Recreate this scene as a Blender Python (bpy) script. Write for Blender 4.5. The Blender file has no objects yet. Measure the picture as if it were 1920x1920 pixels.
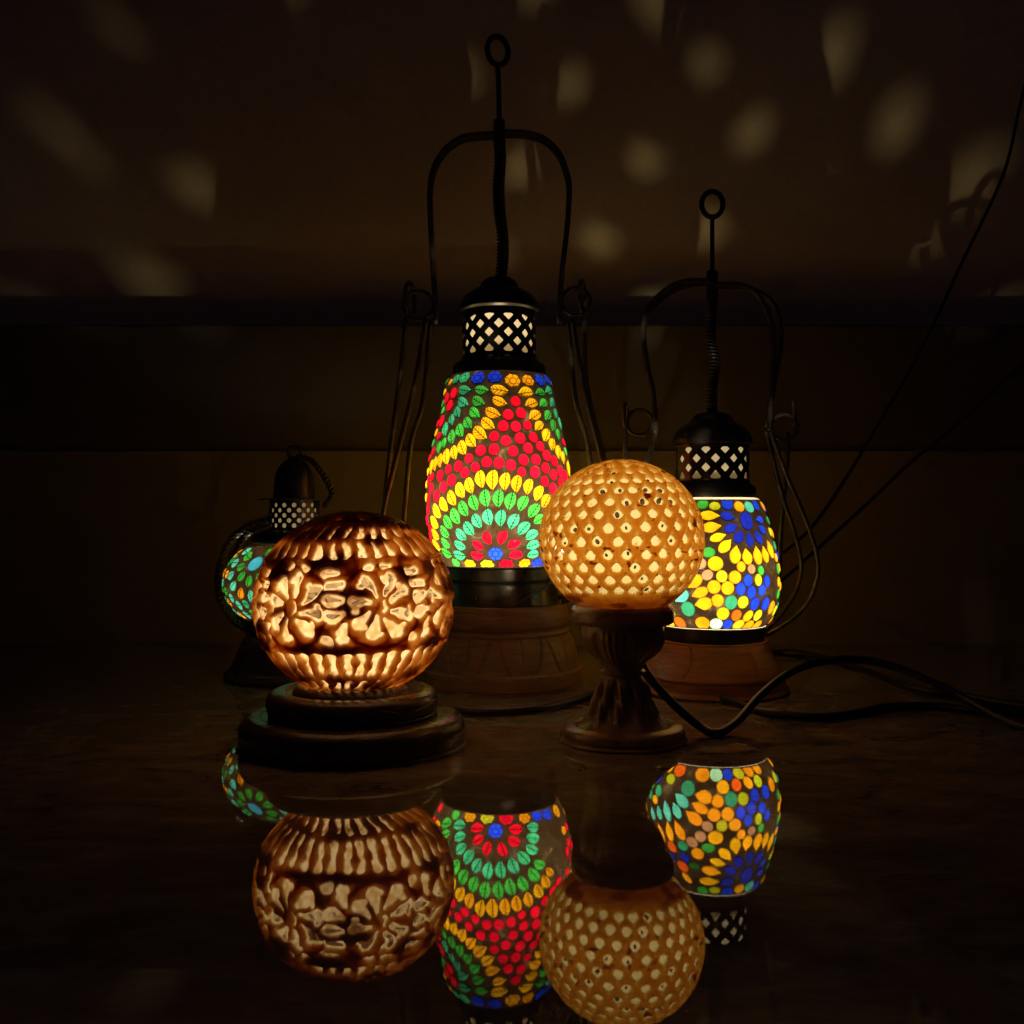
import bpy, bmesh, math, random
import numpy as np
from mathutils import Vector
from mathutils.geometry import delaunay_2d_cdt

PI = math.pi
SC = bpy.context.scene
COL = SC.collection
F = 1920.0            # focal length in photo pixels
H = 0.1775            # eye height above the table top

# ------------------------------------------------------------------ camera, world, exposure
cam_d = bpy.data.cameras.new('camera')
cam_d.sensor_width = 36; cam_d.lens = 36; cam_d.clip_start = 0.01; cam_d.clip_end = 50
cam = bpy.data.objects.new('camera', cam_d); COL.objects.link(cam)
cam.location = (0, 0, H); cam.rotation_euler = (PI/2, 0, 0)
SC.camera = cam
W = bpy.data.worlds.new('World'); SC.world = W; W.use_nodes = True
bgn = W.node_tree.nodes['Background']
bgn.inputs[0].default_value = (.80, .50, 1.0, 1); bgn.inputs[1].default_value = 0.0055
SC.view_settings.view_transform = 'Standard'; SC.view_settings.look = 'None'
SC.view_settings.exposure = 0; SC.view_settings.gamma = 1
SC.cycles.use_denoising = True
SC.cycles.max_bounces = 8; SC.cycles.diffuse_bounces = 5; SC.cycles.glossy_bounces = 4
SC.cycles.transmission_bounces = 5; SC.cycles.sample_clamp_indirect = 2.0
SC.cycles.caustics_reflective = False; SC.cycles.caustics_refractive = False

WARM = (1.0, 0.72, 0.36)
PW = dict(carved=2.0, pierced=4.6, large=1.65, medium=0.66, small=0.36)

# ------------------------------------------------------------------ helpers
def link(name, me, mats, parent=None, smooth=True):
    o = bpy.data.objects.new(name, me); COL.objects.link(o)
    for m in (mats if isinstance(mats, (list, tuple)) else [mats]): me.materials.append(m)
    if smooth and len(me.polygons): me.polygons.foreach_set('use_smooth', [True]*len(me.polygons))
    if parent: o.parent = parent
    return o
def mesh(verts, faces, name='m'):
    me = bpy.data.meshes.new(name)
    me.from_pydata([tuple(v) for v in verts], [], [tuple(int(i) for i in f) for f in faces]); me.update()
    return me
def thing(name, label, cat, loc, group=None, kind=None):
    o = bpy.data.objects.new(name, None); COL.objects.link(o); o.location = loc
    o.empty_display_size = 0.02
    tag(o, label, cat, group, kind); return o
def tag(o, label=None, cat=None, group=None, kind=None):
    if label: o['label'] = label
    if cat: o['category'] = cat
    if group: o['group'] = group
    if kind: o['kind'] = kind
def join_parts(parts):
    vs, fs = [], []
    for v, f in parts:
        b = len(vs); vs += [tuple(p) for p in v]; fs += [[i+b for i in q] for q in f]
    return vs, fs
def lathe(profile, seg=96, s=1.0, relief=None, cap=True):
    """profile: [(r, z)], relief(phi, z, r)->dr ; scaled by s"""
    P = np.array(profile, float); n = len(P)
    vs = []
    for r, z in P:
        for k in range(seg):
            a = 2*PI*k/seg
            rr = r + (relief(a, z, r) if relief else 0)
            vs.append((rr*math.cos(a)*s, rr*math.sin(a)*s, z*s))
    fs = []
    for i in range(n-1):
        for k in range(seg):
            k2 = (k+1) % seg
            fs.append([i*seg+k, i*seg+k2, (i+1)*seg+k2, (i+1)*seg+k])
    if cap:
        fs.append([k for k in range(seg)][::-1]); fs.append([(n-1)*seg+k for k in range(seg)])
    return vs, fs
def smooth_profile(pts, n=8):
    """Catmull-Rom through (r, z) points; a point repeated makes a corner"""
    pts = [np.array(p, float) for p in pts]; out = []
    for i in range(len(pts)-1):
        p0 = pts[max(i-1, 0)]; p1 = pts[i]; p2 = pts[i+1]; p3 = pts[min(i+2, len(pts)-1)]
        if np.allclose(p1, p2): continue
        for k in range(n):
            t = k/n
            out.append(0.5*((2*p1)+(-p0+p2)*t+(2*p0-5*p1+4*p2-p3)*t*t+(-p0+3*p1-3*p2+p3)*t**3))
    out.append(pts[-1]); return out
def tube(pts, rad, seg=10, n=8, s=1.0, closed=False, spline=True, twist=None):
    """tube swept along points; rad number or function of t in 0..1"""
    P = [np.array(p, float) for p in pts]
    if spline and not closed: P = smooth_profile(P, n)
    P = np.array(P); m = len(P)
    T = np.zeros_like(P)
    for i in range(m):
        a = P[(i-1) % m] if (closed or i > 0) else P[0]
        b = P[(i+1) % m] if (closed or i < m-1) else P[-1]
        t = b-a; T[i] = t/max(np.linalg.norm(t), 1e-9)
    up = np.array([0, 0, 1.0]) if abs(T[0][2]) < .9 else np.array([1.0, 0, 0])
    N = np.cross(T[0], up); N /= np.linalg.norm(N)
    vs = []
    for i in range(m):
        N = N - T[i]*np.dot(N, T[i]); N /= np.linalg.norm(N)
        B = np.cross(T[i], N)
        r = rad(i/(m-1)) if callable(rad) else rad
        for k in range(seg):
            a = 2*PI*k/seg
            vs.append((P[i]+r*(math.cos(a)*N+math.sin(a)*B))*s)
    fs = []
    for i in range(m if closed else m-1):
        j = (i+1) % m
        for k in range(seg):
            k2 = (k+1) % seg
            fs.append([i*seg+k, i*seg+k2, j*seg+k2, j*seg+k])
    if not closed:
        fs.append(list(range(seg))[::-1]); fs.append([(m-1)*seg+k for k in range(seg)])
    return vs, fs
def ring(c, rx, rz, rad, s=1.0, plane='xz', seg=36, tilt=0, start=0):
    pts = []
    for k in range(seg):
        a = 2*PI*k/seg
        u, v = rx*math.cos(a), rz*math.sin(a)
        u, v = u*math.cos(tilt)-v*math.sin(tilt), u*math.sin(tilt)+v*math.cos(tilt)
        pts.append((c[0]+u, c[1], c[2]+v) if plane == 'xz' else (c[0]+u*.25, c[1]+u, c[2]+v))
    return tube(pts, rad, s=s, closed=True, spline=False)
def box(x0, x1, y0, y1, z0, z1, bev=0.0):
    bm = bmesh.new(); bmesh.ops.create_cube(bm, size=1)
    for v in bm.verts:
        v.co = Vector(((x0+x1)/2+v.co.x*(x1-x0), (y0+y1)/2+v.co.y*(y1-y0), (z0+z1)/2+v.co.z*(z1-z0)))
    if bev: bmesh.ops.bevel(bm, geom=bm.edges[:], offset=bev, segments=3, affect='EDGES')
    me = bpy.data.meshes.new('box'); bm.to_mesh(me); bm.free(); return me

# value noise on arrays (for organic warps)
def vnoise(x, y, seed=0, px=None):
    xi = np.floor(x).astype(int); yi = np.floor(y).astype(int); xf = x-xi; yf = y-yi
    def h(a, b):
        if px: a = np.mod(a, px)
        n = (a*374761393 + b*668265263 + seed*974634777) & 0x7fffffff
        n = ((n ^ (n >> 13))*1274126177) & 0x7fffffff
        return ((n ^ (n >> 16)) & 0xffff)/65535.0
    u = xf*xf*(3-2*xf); v = yf*yf*(3-2*yf)
    return (h(xi, yi)*(1-u)+h(xi+1, yi)*u)*(1-v)+(h(xi, yi+1)*(1-u)+h(xi+1, yi+1)*u)*v

# ------------------------------------------------------------------ materials
def newmat(name):
    m = bpy.data.materials.new(name); m.use_nodes = True
    nt = m.node_tree; nt.nodes.clear()
    out = nt.nodes.new('ShaderNodeOutputMaterial')
    return m, nt, out
def nd(nt, t, **kw):
    n = nt.nodes.new(t)
    for k, v in kw.items(): setattr(n, k, v)
    return n
def ramp(nt, fac, stops):
    r = nd(nt, 'ShaderNodeValToRGB'); cr = r.color_ramp
    while len(cr.elements) < len(stops): cr.elements.new(0.5)
    for e, (p, c) in zip(cr.elements, stops): e.position = p; e.color = (*c, 1)
    nt.links.new(fac, r.inputs[0]); return r.outputs[0]
def noise(nt, scale, detail=4, rough=.5, vec=None, dist=0):
    n = nd(nt, 'ShaderNodeTexNoise'); n.inputs['Scale'].default_value = scale
    n.inputs['Detail'].default_value = detail; n.inputs['Roughness'].default_value = rough
    n.inputs['Distortion'].default_value = dist
    if vec: nt.links.new(vec, n.inputs['Vector'])
    return n.outputs['Fac']
def texco(nt, scale=(1, 1, 1), rot=(0, 0, 0)):
    t = nd(nt, 'ShaderNodeTexCoord'); m = nd(nt, 'ShaderNodeMapping')
    m.inputs['Scale'].default_value = scale; m.inputs['Rotation'].default_value = rot
    nt.links.new(t.outputs['Object'], m.inputs['Vector']); return m.outputs[0]
def math_(nt, op, a, b=None, c=None, clamp=False):
    n = nd(nt, 'ShaderNodeMath', operation=op, use_clamp=clamp)
    for i, v in enumerate((a, b, c)):
        if v is None: continue
        if isinstance(v, (int, float)): n.inputs[i].default_value = v
        else: nt.links.new(v, n.inputs[i])
    return n.outputs[0]
def bump(nt, h, strength=.3, dist=.001):
    b = nd(nt, 'ShaderNodeBump'); b.inputs['Strength'].default_value = strength
    b.inputs['Distance'].default_value = dist; nt.links.new(h, b.inputs['Height']); return b.outputs[0]

def mat_metal(name='black_metal', base=(.018, .017, .016), rough=.33):
    m, nt, out = newmat(name)
    p = nd(nt, 'ShaderNodeBsdfPrincipled')
    n = noise(nt, 60, 5, .6, texco(nt))
    c = ramp(nt, n, [(.3, tuple(x*.7 for x in base)), (.75, tuple(x*1.7 for x in base))])
    nt.links.new(c, p.inputs['Base Color'])
    r = math_(nt, 'MULTIPLY_ADD', n, .3, rough-.15); nt.links.new(r, p.inputs['Roughness'])
    nt.links.new(bump(nt, noise(nt, 220, 3, .5, texco(nt)), .15, .0004), p.inputs['Normal'])
    p.inputs['Specular IOR Level'].default_value = .6
    nt.links.new(p.outputs[0], out.inputs[0]); return m
def mat_wood(name, dark, light, rough=.5, scale=(1, 1, 6)):
    m, nt, out = newmat(name)
    p = nd(nt, 'ShaderNodeBsdfPrincipled')
    v = texco(nt, scale)
    n = noise(nt, 35, 6, .62, v, .6); n2 = noise(nt, 9, 3, .5, texco(nt))
    mx = math_(nt, 'ADD', math_(nt, 'MULTIPLY', n, .65), math_(nt, 'MULTIPLY', n2, .35))
    nt.links.new(ramp(nt, mx, [(.32, dark), (.66, light)]), p.inputs['Base Color'])
    nt.links.new(math_(nt, 'MULTIPLY_ADD', n, .35, rough-.17), p.inputs['Roughness'])
    nt.links.new(bump(nt, mx, .8, .0014), p.inputs['Normal'])
    nt.links.new(p.outputs[0], out.inputs[0]); return m

def mat_onyx(name, sig, tint, k, mineral, mscale, veins, T0=.1, alb=.05, gloss=.12):
    """translucent stone: light falls off with the carved thickness; brown minerals run through it"""
    m, nt, out = newmat(name)
    at = nd(nt, 'ShaderNodeAttribute', attribute_name='thick')
    dk = nd(nt, 'ShaderNodeAttribute', attribute_name='mineral')
    v = texco(nt)
    n1 = noise(nt, mscale, 6, .65, v, 1.2)
    n2 = noise(nt, mscale*2.6, 5, .6, texco(nt, (1, 1, .35), (.5, .3, 0)), 1.5)
    # mineral amount
    mi = math_(nt, 'MULTIPLY', math_(nt, 'SUBTRACT', n1, veins, clamp=True), 9.0, clamp=True)
    mi = math_(nt, 'MULTIPLY', mi, .75)
    mi = math_(nt, 'MAXIMUM', mi, dk.outputs['Fac'])
    th = math_(nt, 'MULTIPLY', at.outputs['Fac'], math_(nt, 'MULTIPLY_ADD', n2, 1.1, .45))
    comb = nd(nt, 'ShaderNodeCombineColor')
    for i in range(3):
        a = math_(nt, 'MULTIPLY', th, -sig[i]*k)
        b = math_(nt, 'MULTIPLY', mi, -mineral[i])
        # minerals absorb where there is stone
        b = math_(nt, 'MULTIPLY', b, math_(nt, 'MULTIPLY_ADD', at.outputs['Fac'], 1.2, .12, clamp=True))
        e = math_(nt, 'EXPONENT', math_(nt, 'ADD', a, b))
        nt.links.new(math_(nt, 'MULTIPLY', e, tint[i]*T0/.58), comb.inputs[i])
    tr = nd(nt, 'ShaderNodeBsdfTranslucent'); nt.links.new(comb.outputs[0], tr.inputs[0])
    # light scattered inside the stone leaves it without regard to the small carved facets
    sn = nd(nt, 'ShaderNodeAttribute', attribute_name='body_normal')
    vt = nd(nt, 'ShaderNodeVectorTransform', vector_type='NORMAL', convert_from='OBJECT', convert_to='WORLD')
    nt.links.new(sn.outputs['Vector'], vt.inputs[0])
    g0 = nd(nt, 'ShaderNodeNewGeometry')
    flip = nd(nt, 'ShaderNodeVectorMath', operation='SCALE'); nt.links.new(vt.outputs[0], flip.inputs[0])
    nt.links.new(math_(nt, 'MULTIPLY_ADD', g0.outputs['Backfacing'], -2.0, 1.0), flip.inputs['Scale'])
    nmix = nd(nt, 'ShaderNodeMix', data_type='VECTOR'); nmix.inputs[0].default_value = .82
    nt.links.new(g0.outputs['Normal'], nmix.inputs[4]); nt.links.new(flip.outputs[0], nmix.inputs[5])
    df = nd(nt, 'ShaderNodeBsdfDiffuse')
    mixc = nd(nt, 'ShaderNodeMix', data_type='RGBA')
    nt.links.new(mi, mixc.inputs[0]); mixc.inputs[6].default_value = (.78*alb, .58*alb, .34*alb, 1); mixc.inputs[7].default_value = (.2*alb, .09*alb, .04*alb, 1)
    nt.links.new(mixc.outputs[2], df.inputs[0])
    a = nd(nt, 'ShaderNodeMixShader'); a.inputs[0].default_value = .42
    nt.links.new(tr.outputs[0], a.inputs[1]); nt.links.new(df.outputs[0], a.inputs[2])
    gl = nd(nt, 'ShaderNodeBsdfGlossy'); gl.inputs['Roughness'].default_value = gloss
    fr = nd(nt, 'ShaderNodeFresnel'); fr.inputs['IOR'].default_value = 1.48
    bn = bump(nt, n2, .25, .0006)
    for x in (df, gl, fr): nt.links.new(bn, x.inputs['Normal'])
    nt.links.new(nmix.outputs[1], tr.inputs['Normal'])
    geo = nd(nt, 'ShaderNodeNewGeometry')      # only the outside is polished
    b = nd(nt, 'ShaderNodeMixShader'); nt.links.new(math_(nt, 'MULTIPLY', fr.outputs[0], math_(nt, 'SUBTRACT', 1.0, geo.outputs['Backfacing'])), b.inputs[0])
    nt.links.new(a.outputs[0], b.inputs[1]); nt.links.new(gl.outputs[0], b.inputs[2])
    nt.links.new(b.outputs[0], out.inputs[0]); return m

def glass_out(nt, out, colsock, gloss=.1, ior=1.5, normal=None, dif=.06):
    tr = nd(nt, 'ShaderNodeBsdfTranslucent'); nt.links.new(colsock, tr.inputs[0])
    df = nd(nt, 'ShaderNodeBsdfDiffuse'); nt.links.new(colsock, df.inputs[0])
    a = nd(nt, 'ShaderNodeMixShader'); a.inputs[0].default_value = dif
    nt.links.new(tr.outputs[0], a.inputs[1]); nt.links.new(df.outputs[0], a.inputs[2])
    gl = nd(nt, 'ShaderNodeBsdfGlossy'); gl.inputs['Roughness'].default_value = gloss
    fr = nd(nt, 'ShaderNodeFresnel'); fr.inputs['IOR'].default_value = ior
    if normal:
        for x in (gl, fr): nt.links.new(normal, x.inputs['Normal'])
    geo = nd(nt, 'ShaderNodeNewGeometry')
    b = nd(nt, 'ShaderNodeMixShader'); nt.links.new(math_(nt, 'MULTIPLY', fr.outputs[0], math_(nt, 'SUBTRACT', 1.0, geo.outputs['Backfacing'])), b.inputs[0])
    nt.links.new(a.outputs[0], b.inputs[1]); nt.links.new(gl.outputs[0], b.inputs[2])
    nt.links.new(b.outputs[0], out.inputs[0])
def mat_chip(kind):
    """coloured glass chip; leaf chips carry a printed midrib and side veins, flower chips rings and petal lines"""
    m, nt, out = newmat('glass_chip_'+kind)
    at = nd(nt, 'ShaderNodeAttribute', attribute_name='Col')
    uv = nd(nt, 'ShaderNodeUVMap'); uv.uv_map = 'UVMap'
    sp = nd(nt, 'ShaderNodeSeparateXYZ'); nt.links.new(uv.outputs[0], sp.inputs[0])
    x, y = sp.outputs[0], sp.outputs[1]
    n = noise(nt, 420, 4, .6, texco(nt))
    nb = noise(nt, 95, 2, .5, texco(nt))
    vary = math_(nt, 'MULTIPLY', math_(nt, 'MULTIPLY_ADD', n, .6, .70), math_(nt, 'MULTIPLY_ADD', nb, .9, .52))
    rr = math_(nt, 'SQRT', math_(nt, 'ADD', math_(nt, 'MULTIPLY', x, x), math_(nt, 'MULTIPLY', y, y)))
    vary = math_(nt, 'MULTIPLY', vary, math_(nt, 'SUBTRACT', 1.0, math_(nt, 'MULTIPLY', math_(nt, 'GREATER_THAN', rr, .90), .35)))
    if kind == 'leaf':
        ay = math_(nt, 'ABSOLUTE', y)
        mid = math_(nt, 'LESS_THAN', ay, .085)
        ph = math_(nt, 'SUBTRACT', math_(nt, 'MULTIPLY', x, 2.6), math_(nt, 'MULTIPLY', ay, -1.6))
        fr = math_(nt, 'ABSOLUTE', math_(nt, 'SUBTRACT', math_(nt, 'FRACT', ph), .5))
        sv = math_(nt, 'MULTIPLY', math_(nt, 'LESS_THAN', fr, .11), math_(nt, 'LESS_THAN', ay, .62))
        line = math_(nt, 'MAXIMUM', mid, sv)
    elif kind == 'flower':
        r = math_(nt, 'SQRT', math_(nt, 'ADD', math_(nt, 'MULTIPLY', x, x), math_(nt, 'MULTIPLY', y, y)))
        c = math_(nt, 'LESS_THAN', math_(nt, 'ABSOLUTE', math_(nt, 'SUBTRACT', r, .42)), .05)
        a = math_(nt, 'MULTIPLY', math_(nt, 'ARCTAN2', y, x), 6/(2*PI))
        q = math_(nt, 'LESS_THAN', math_(nt, 'ABSOLUTE', math_(nt, 'SUBTRACT', math_(nt, 'FRACT', a), .5)), .06)
        q = math_(nt, 'MULTIPLY', q, math_(nt, 'GREATER_THAN', r, .55))
        line = math_(nt, 'MAXIMUM', c, q)
    else:
        line = None
    mul = nd(nt, 'ShaderNodeMix', data_type='RGBA', blend_type='MULTIPLY'); mul.inputs[0].default_value = 1
    nt.links.new(at.outputs['Color'], mul.inputs[6])
    cv = nd(nt, 'ShaderNodeCombineColor')
    f = vary if line is None else math_(nt, 'MULTIPLY', vary, math_(nt, 'SUBTRACT', 1.0, math_(nt, 'MULTIPLY', line, .88)))
    for i in range(3): nt.links.new(f, cv.inputs[i])
    nt.links.new(cv.outputs[0], mul.inputs[7])
    glass_out(nt, out, mul.outputs[2], .10, 1.5, bump(nt, n, .3, .0006))
    return m
def mat_grout(name='mosaic_grout'):
    m, nt, out = newmat(name)
    n = noise(nt, 42, 4, .6, texco(nt), .8)
    n2 = noise(nt, 300, 3, .5, texco(nt))
    f = math_(nt, 'MULTIPLY_ADD', n2, .12, math_(nt, 'SUBTRACT', n, .06))
    c = ramp(nt, f, [(.42, (.030, .017, .008)), (.60, (.056, .034, .016)), (.78, (.22, .16, .08))])
    glass_out(nt, out, c, .35, 1.4, None, .3); return m
def mat_frost(name, c=(.85, .82, .74), dif=.1):
    m, nt, out = newmat(name)
    n = noise(nt, 60, 3, .5, texco(nt))
    cs = ramp(nt, n, [(.2, tuple(x*.85 for x in c)), (.8, c)])
    glass_out(nt, out, cs, .15, 1.45, None, dif); return m

M = {}
M['metal'] = mat_metal()
M['metal_green'] = mat_metal('aged_metal', (.03, .034, .026), .3)
M['chain'] = mat_metal('worn_metal', (.05, .055, .045), .28)
M['wire'] = mat_metal('wire_metal', (.055, .048, .04), .24)
M['wood'] = mat_wood('carved_wood', (.14, .08, .04), (.46, .28, .14), .46)
M['wood_red'] = mat_wood('reddish_wood', (.24, .10, .03), (.58, .27, .08), .45)
M['dark_wood'] = mat_wood('dark_polished_wood', (.03, .017, .010), (.085, .048, .024), .28)
M['stone_brown'] = mat_wood('brown_stone', (.12, .082, .044), (.42, .29, .16), .28, (1, 1, 1.4))
M['chip_leaf'] = mat_chip('leaf'); M['chip_flower'] = mat_chip('flower'); M['chip_plain'] = mat_chip('plain')
M['grout'] = mat_grout()
M['frost'] = mat_frost('frosted_glass')
M['cream_dim'] = mat_frost('dimmed_opal_glass', (.22, .19, .13))  # opal glass darkened so the small chimney's holes glow less
M['cream'] = mat_frost('opal_glass', (.9, .82, .6))
def mat_simple(name, c, rough=.5, spec=.5):
    m, nt, out = newmat(name); p = nd(nt, 'ShaderNodeBsdfPrincipled')
    n = noise(nt, 90, 4, .6, texco(nt))
    nt.links.new(ramp(nt, n, [(.3, tuple(x*.75 for x in c)), (.7, tuple(x*1.2 for x in c))]), p.inputs['Base Color'])
    p.inputs['Roughness'].default_value = rough; p.inputs['Specular IOR Level'].default_value = spec
    nt.links.new(p.outputs[0], out.inputs[0]); return m
M['cable'] = mat_simple('black_rubber', (.012, .012, .012), .42)
M['porcelain'] = mat_simple('bulb_socket_white', (.7, .66, .58), .3)

def mat_table():
    m, nt, out = newmat('polished_dark_stone')
    p = nd(nt, 'ShaderNodeBsdfPrincipled')
    v = texco(nt, (2.4, 4.4, 1), (0, 0, .22))
    n = noise(nt, 6, 8, .68, v, 1.3); n2 = noise(nt, 55, 6, .7, texco(nt, (1, 3.2, 1), (0, 0, .15)), .6)
    f = math_(nt, 'ADD', math_(nt, 'MULTIPLY', n, .7), math_(nt, 'MULTIPLY', n2, .3))
    nt.links.new(ramp(nt, f, [(.34, (.14, .11, .07)), (.50, (.26, .205, .13)), (.60, (.36, .29, .19)), (.70, (.60, .50, .35))]), p.inputs['Base Color'])
    p.inputs['Specular IOR Level'].default_value = .5
    p.inputs['IOR'].default_value = 2.0
    # hairline scratches in the polish
    w = nd(nt, 'ShaderNodeTexVoronoi', feature='DISTANCE_TO_EDGE'); w.inputs['Scale'].default_value = 7
    nt.links.new(texco(nt, (1, 4, 1), (0, 0, .6)), w.inputs['Vector'])
    sc = math_(nt, 'LESS_THAN', w.outputs['Distance'], .003)
    r = math_(nt, 'MULTIPLY_ADD', sc, .0, math_(nt, 'MULTIPLY_ADD', n2, .012, .0))
    nt.links.new(r, p.inputs['Roughness'])
    nt.links.new(bump(nt, n, .015, .0004), p.inputs['Normal'])
    nt.links.new(p.outputs[0], out.inputs[0]); return m
def mat_wall(name, c, sc=3):
    m, nt, out = newmat(name); p = nd(nt, 'ShaderNodeBsdfPrincipled')
    n = noise(nt, sc, 5, .6, texco(nt)); n2 = noise(nt, 160, 3, .6, texco(nt))
    f = math_(nt, 'ADD', math_(nt, 'MULTIPLY', n, .7), math_(nt, 'MULTIPLY', n2, .3))
    nt.links.new(ramp(nt, f, [(.3, tuple(x*.8 for x in c)), (.7, tuple(x*1.15 for x in c))]), p.inputs['Base Color'])
    p.inputs['Roughness'].default_value = .75
    nt.links.new(bump(nt, n2, .3, .0008), p.inputs['Normal'])
    nt.links.new(p.outputs[0], out.inputs[0]); return m

# ------------------------------------------------------------------ the setting
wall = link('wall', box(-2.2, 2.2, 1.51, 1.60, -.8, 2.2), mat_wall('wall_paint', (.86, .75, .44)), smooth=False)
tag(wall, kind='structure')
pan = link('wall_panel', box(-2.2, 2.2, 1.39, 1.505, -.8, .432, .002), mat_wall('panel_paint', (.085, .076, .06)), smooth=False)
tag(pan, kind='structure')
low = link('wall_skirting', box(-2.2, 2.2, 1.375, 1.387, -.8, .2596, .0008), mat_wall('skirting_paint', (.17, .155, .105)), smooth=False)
tag(low, kind='structure')
table = link('tabletop', box(-1.5, 1.5, -.35, 1.372, -.035, 0, .003), mat_table(), smooth=False)
tag(table, 'dark brown polished stone tabletop with streaks, mirroring the lit lamps', 'table')

# ------------------------------------------------------------------ lamps: shared
def bulb(parent, name, x, y, z, p, col=WARM, rad=.003):
    L = bpy.data.lights.new(name, 'POINT'); L.energy = p; L.color = col; L.shadow_soft_size = rad
    o = bpy.data.objects.new(name, L); COL.objects.link(o); o.parent = parent; o.location = (x, y, z)
    return o

def clip_shell(NU, NV, fgrid, pos, attrs, centre=None):
    """surface patch periodic in u, cut away where fgrid < 0 (marching the contour).
    fgrid [NU, NV]; pos [NU, NV, 3]; attrs dict name->[NU, NV]"""
    idx = lambda i, j: (i % NU)*NV + j
    fl = fgrid.reshape(-1); P = pos.reshape(-1, 3)
    A = {k: v.reshape(-1) for k, v in attrs.items()}
    I = np.arange(NU); J = np.arange(NV-1)
    ii, jj = np.meshgrid(I, J, indexing='ij')
    a = (ii*NV+jj).ravel(); b = (((ii+1) % NU)*NV+jj).ravel()
    c = (((ii+1) % NU)*NV+jj+1).ravel(); d = (ii*NV+jj+1).ravel()
    Q = np.stack([a, b, c, d], 1)
    s = fl[Q] >= 0
    full = Q[s.all(1)]; part = Q[s.any(1) & ~s.all(1)]
    faces = full.tolist()
    ev = {}; newP = []; newA = {k: [] for k in A}
    base = NU*NV
    def cut(p, q):
        key = (p, q) if p < q else (q, p)
        if key in ev: return ev[key]
        p, q = key; t = fl[p]/(fl[p]-fl[q]); t = min(max(t, .02), .98)
        newP.append(P[p]*(1-t)+P[q]*t)
        for k in A: newA[k].append(A[k][p]*(1-t)+A[k][q]*t)
        ev[key] = base+len(newP)-1; return ev[key]
    for q in part.tolist():
        poly = []
        for k in range(4):
            p0, p1 = q[k], q[(k+1) % 4]
            if fl[p0] >= 0: poly.append(p0)
            if (fl[p0] >= 0) != (fl[p1] >= 0): poly.append(cut(p0, p1))
        if len(poly) >= 3: faces.append(poly)
    allP = np.vstack([P, np.array(newP).reshape(-1, 3)])
    allA = {k: np.concatenate([A[k], np.array(newA[k])]) for k in A}
    used = np.zeros(len(allP), bool)
    for f in faces: used[f] = True
    remap = np.cumsum(used)-1
    faces = [[int(remap[i]) for i in f] for f in faces]
    me = bpy.data.meshes.new('shell'); me.from_pydata(allP[used].tolist(), [], faces); me.update()
    for k in A:
        at = me.attributes.new(k, 'FLOAT', 'POINT'); at.data.foreach_set('value', allA[k][used].astype(np.float32))
    if centre is not None:
        q = (allP[used]-np.array(centre[:3]))/np.array(centre[3:])**2
        q = q/np.linalg.norm(q, axis=1, keepdims=True)
        at = me.attributes.new('body_normal', 'FLOAT_VECTOR', 'POINT'); at.data.foreach_set('vector', q.astype(np.float32).ravel())
    return me

def pierced_metal(r, z0, z1, s, holes, thick=2.0, NU=720, NV=70, rx=1.0):
    """metal cylinder with holes; holes(u_px, z_px)->signed distance (negative inside a hole)"""
    u = np.linspace(0, 2*PI, NU, endpoint=False); z = np.linspace(z0, z1, NV)
    U, Z = np.meshgrid(u, z, indexing='ij')
    f = holes(U, Z)
    parts = []
    for rr in (r, r-thick):
        pos = np.stack([rr*np.cos(U), rr*np.sin(U), Z], -1)*s
        parts.append(clip_shell(NU, NV, f, pos, {}))
    bm = bmesh.new()
    for me in parts: bm.from_mesh(me)
    out = bpy.data.meshes.new('pierced'); bm.to_mesh(out); bm.free()
    return out

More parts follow.
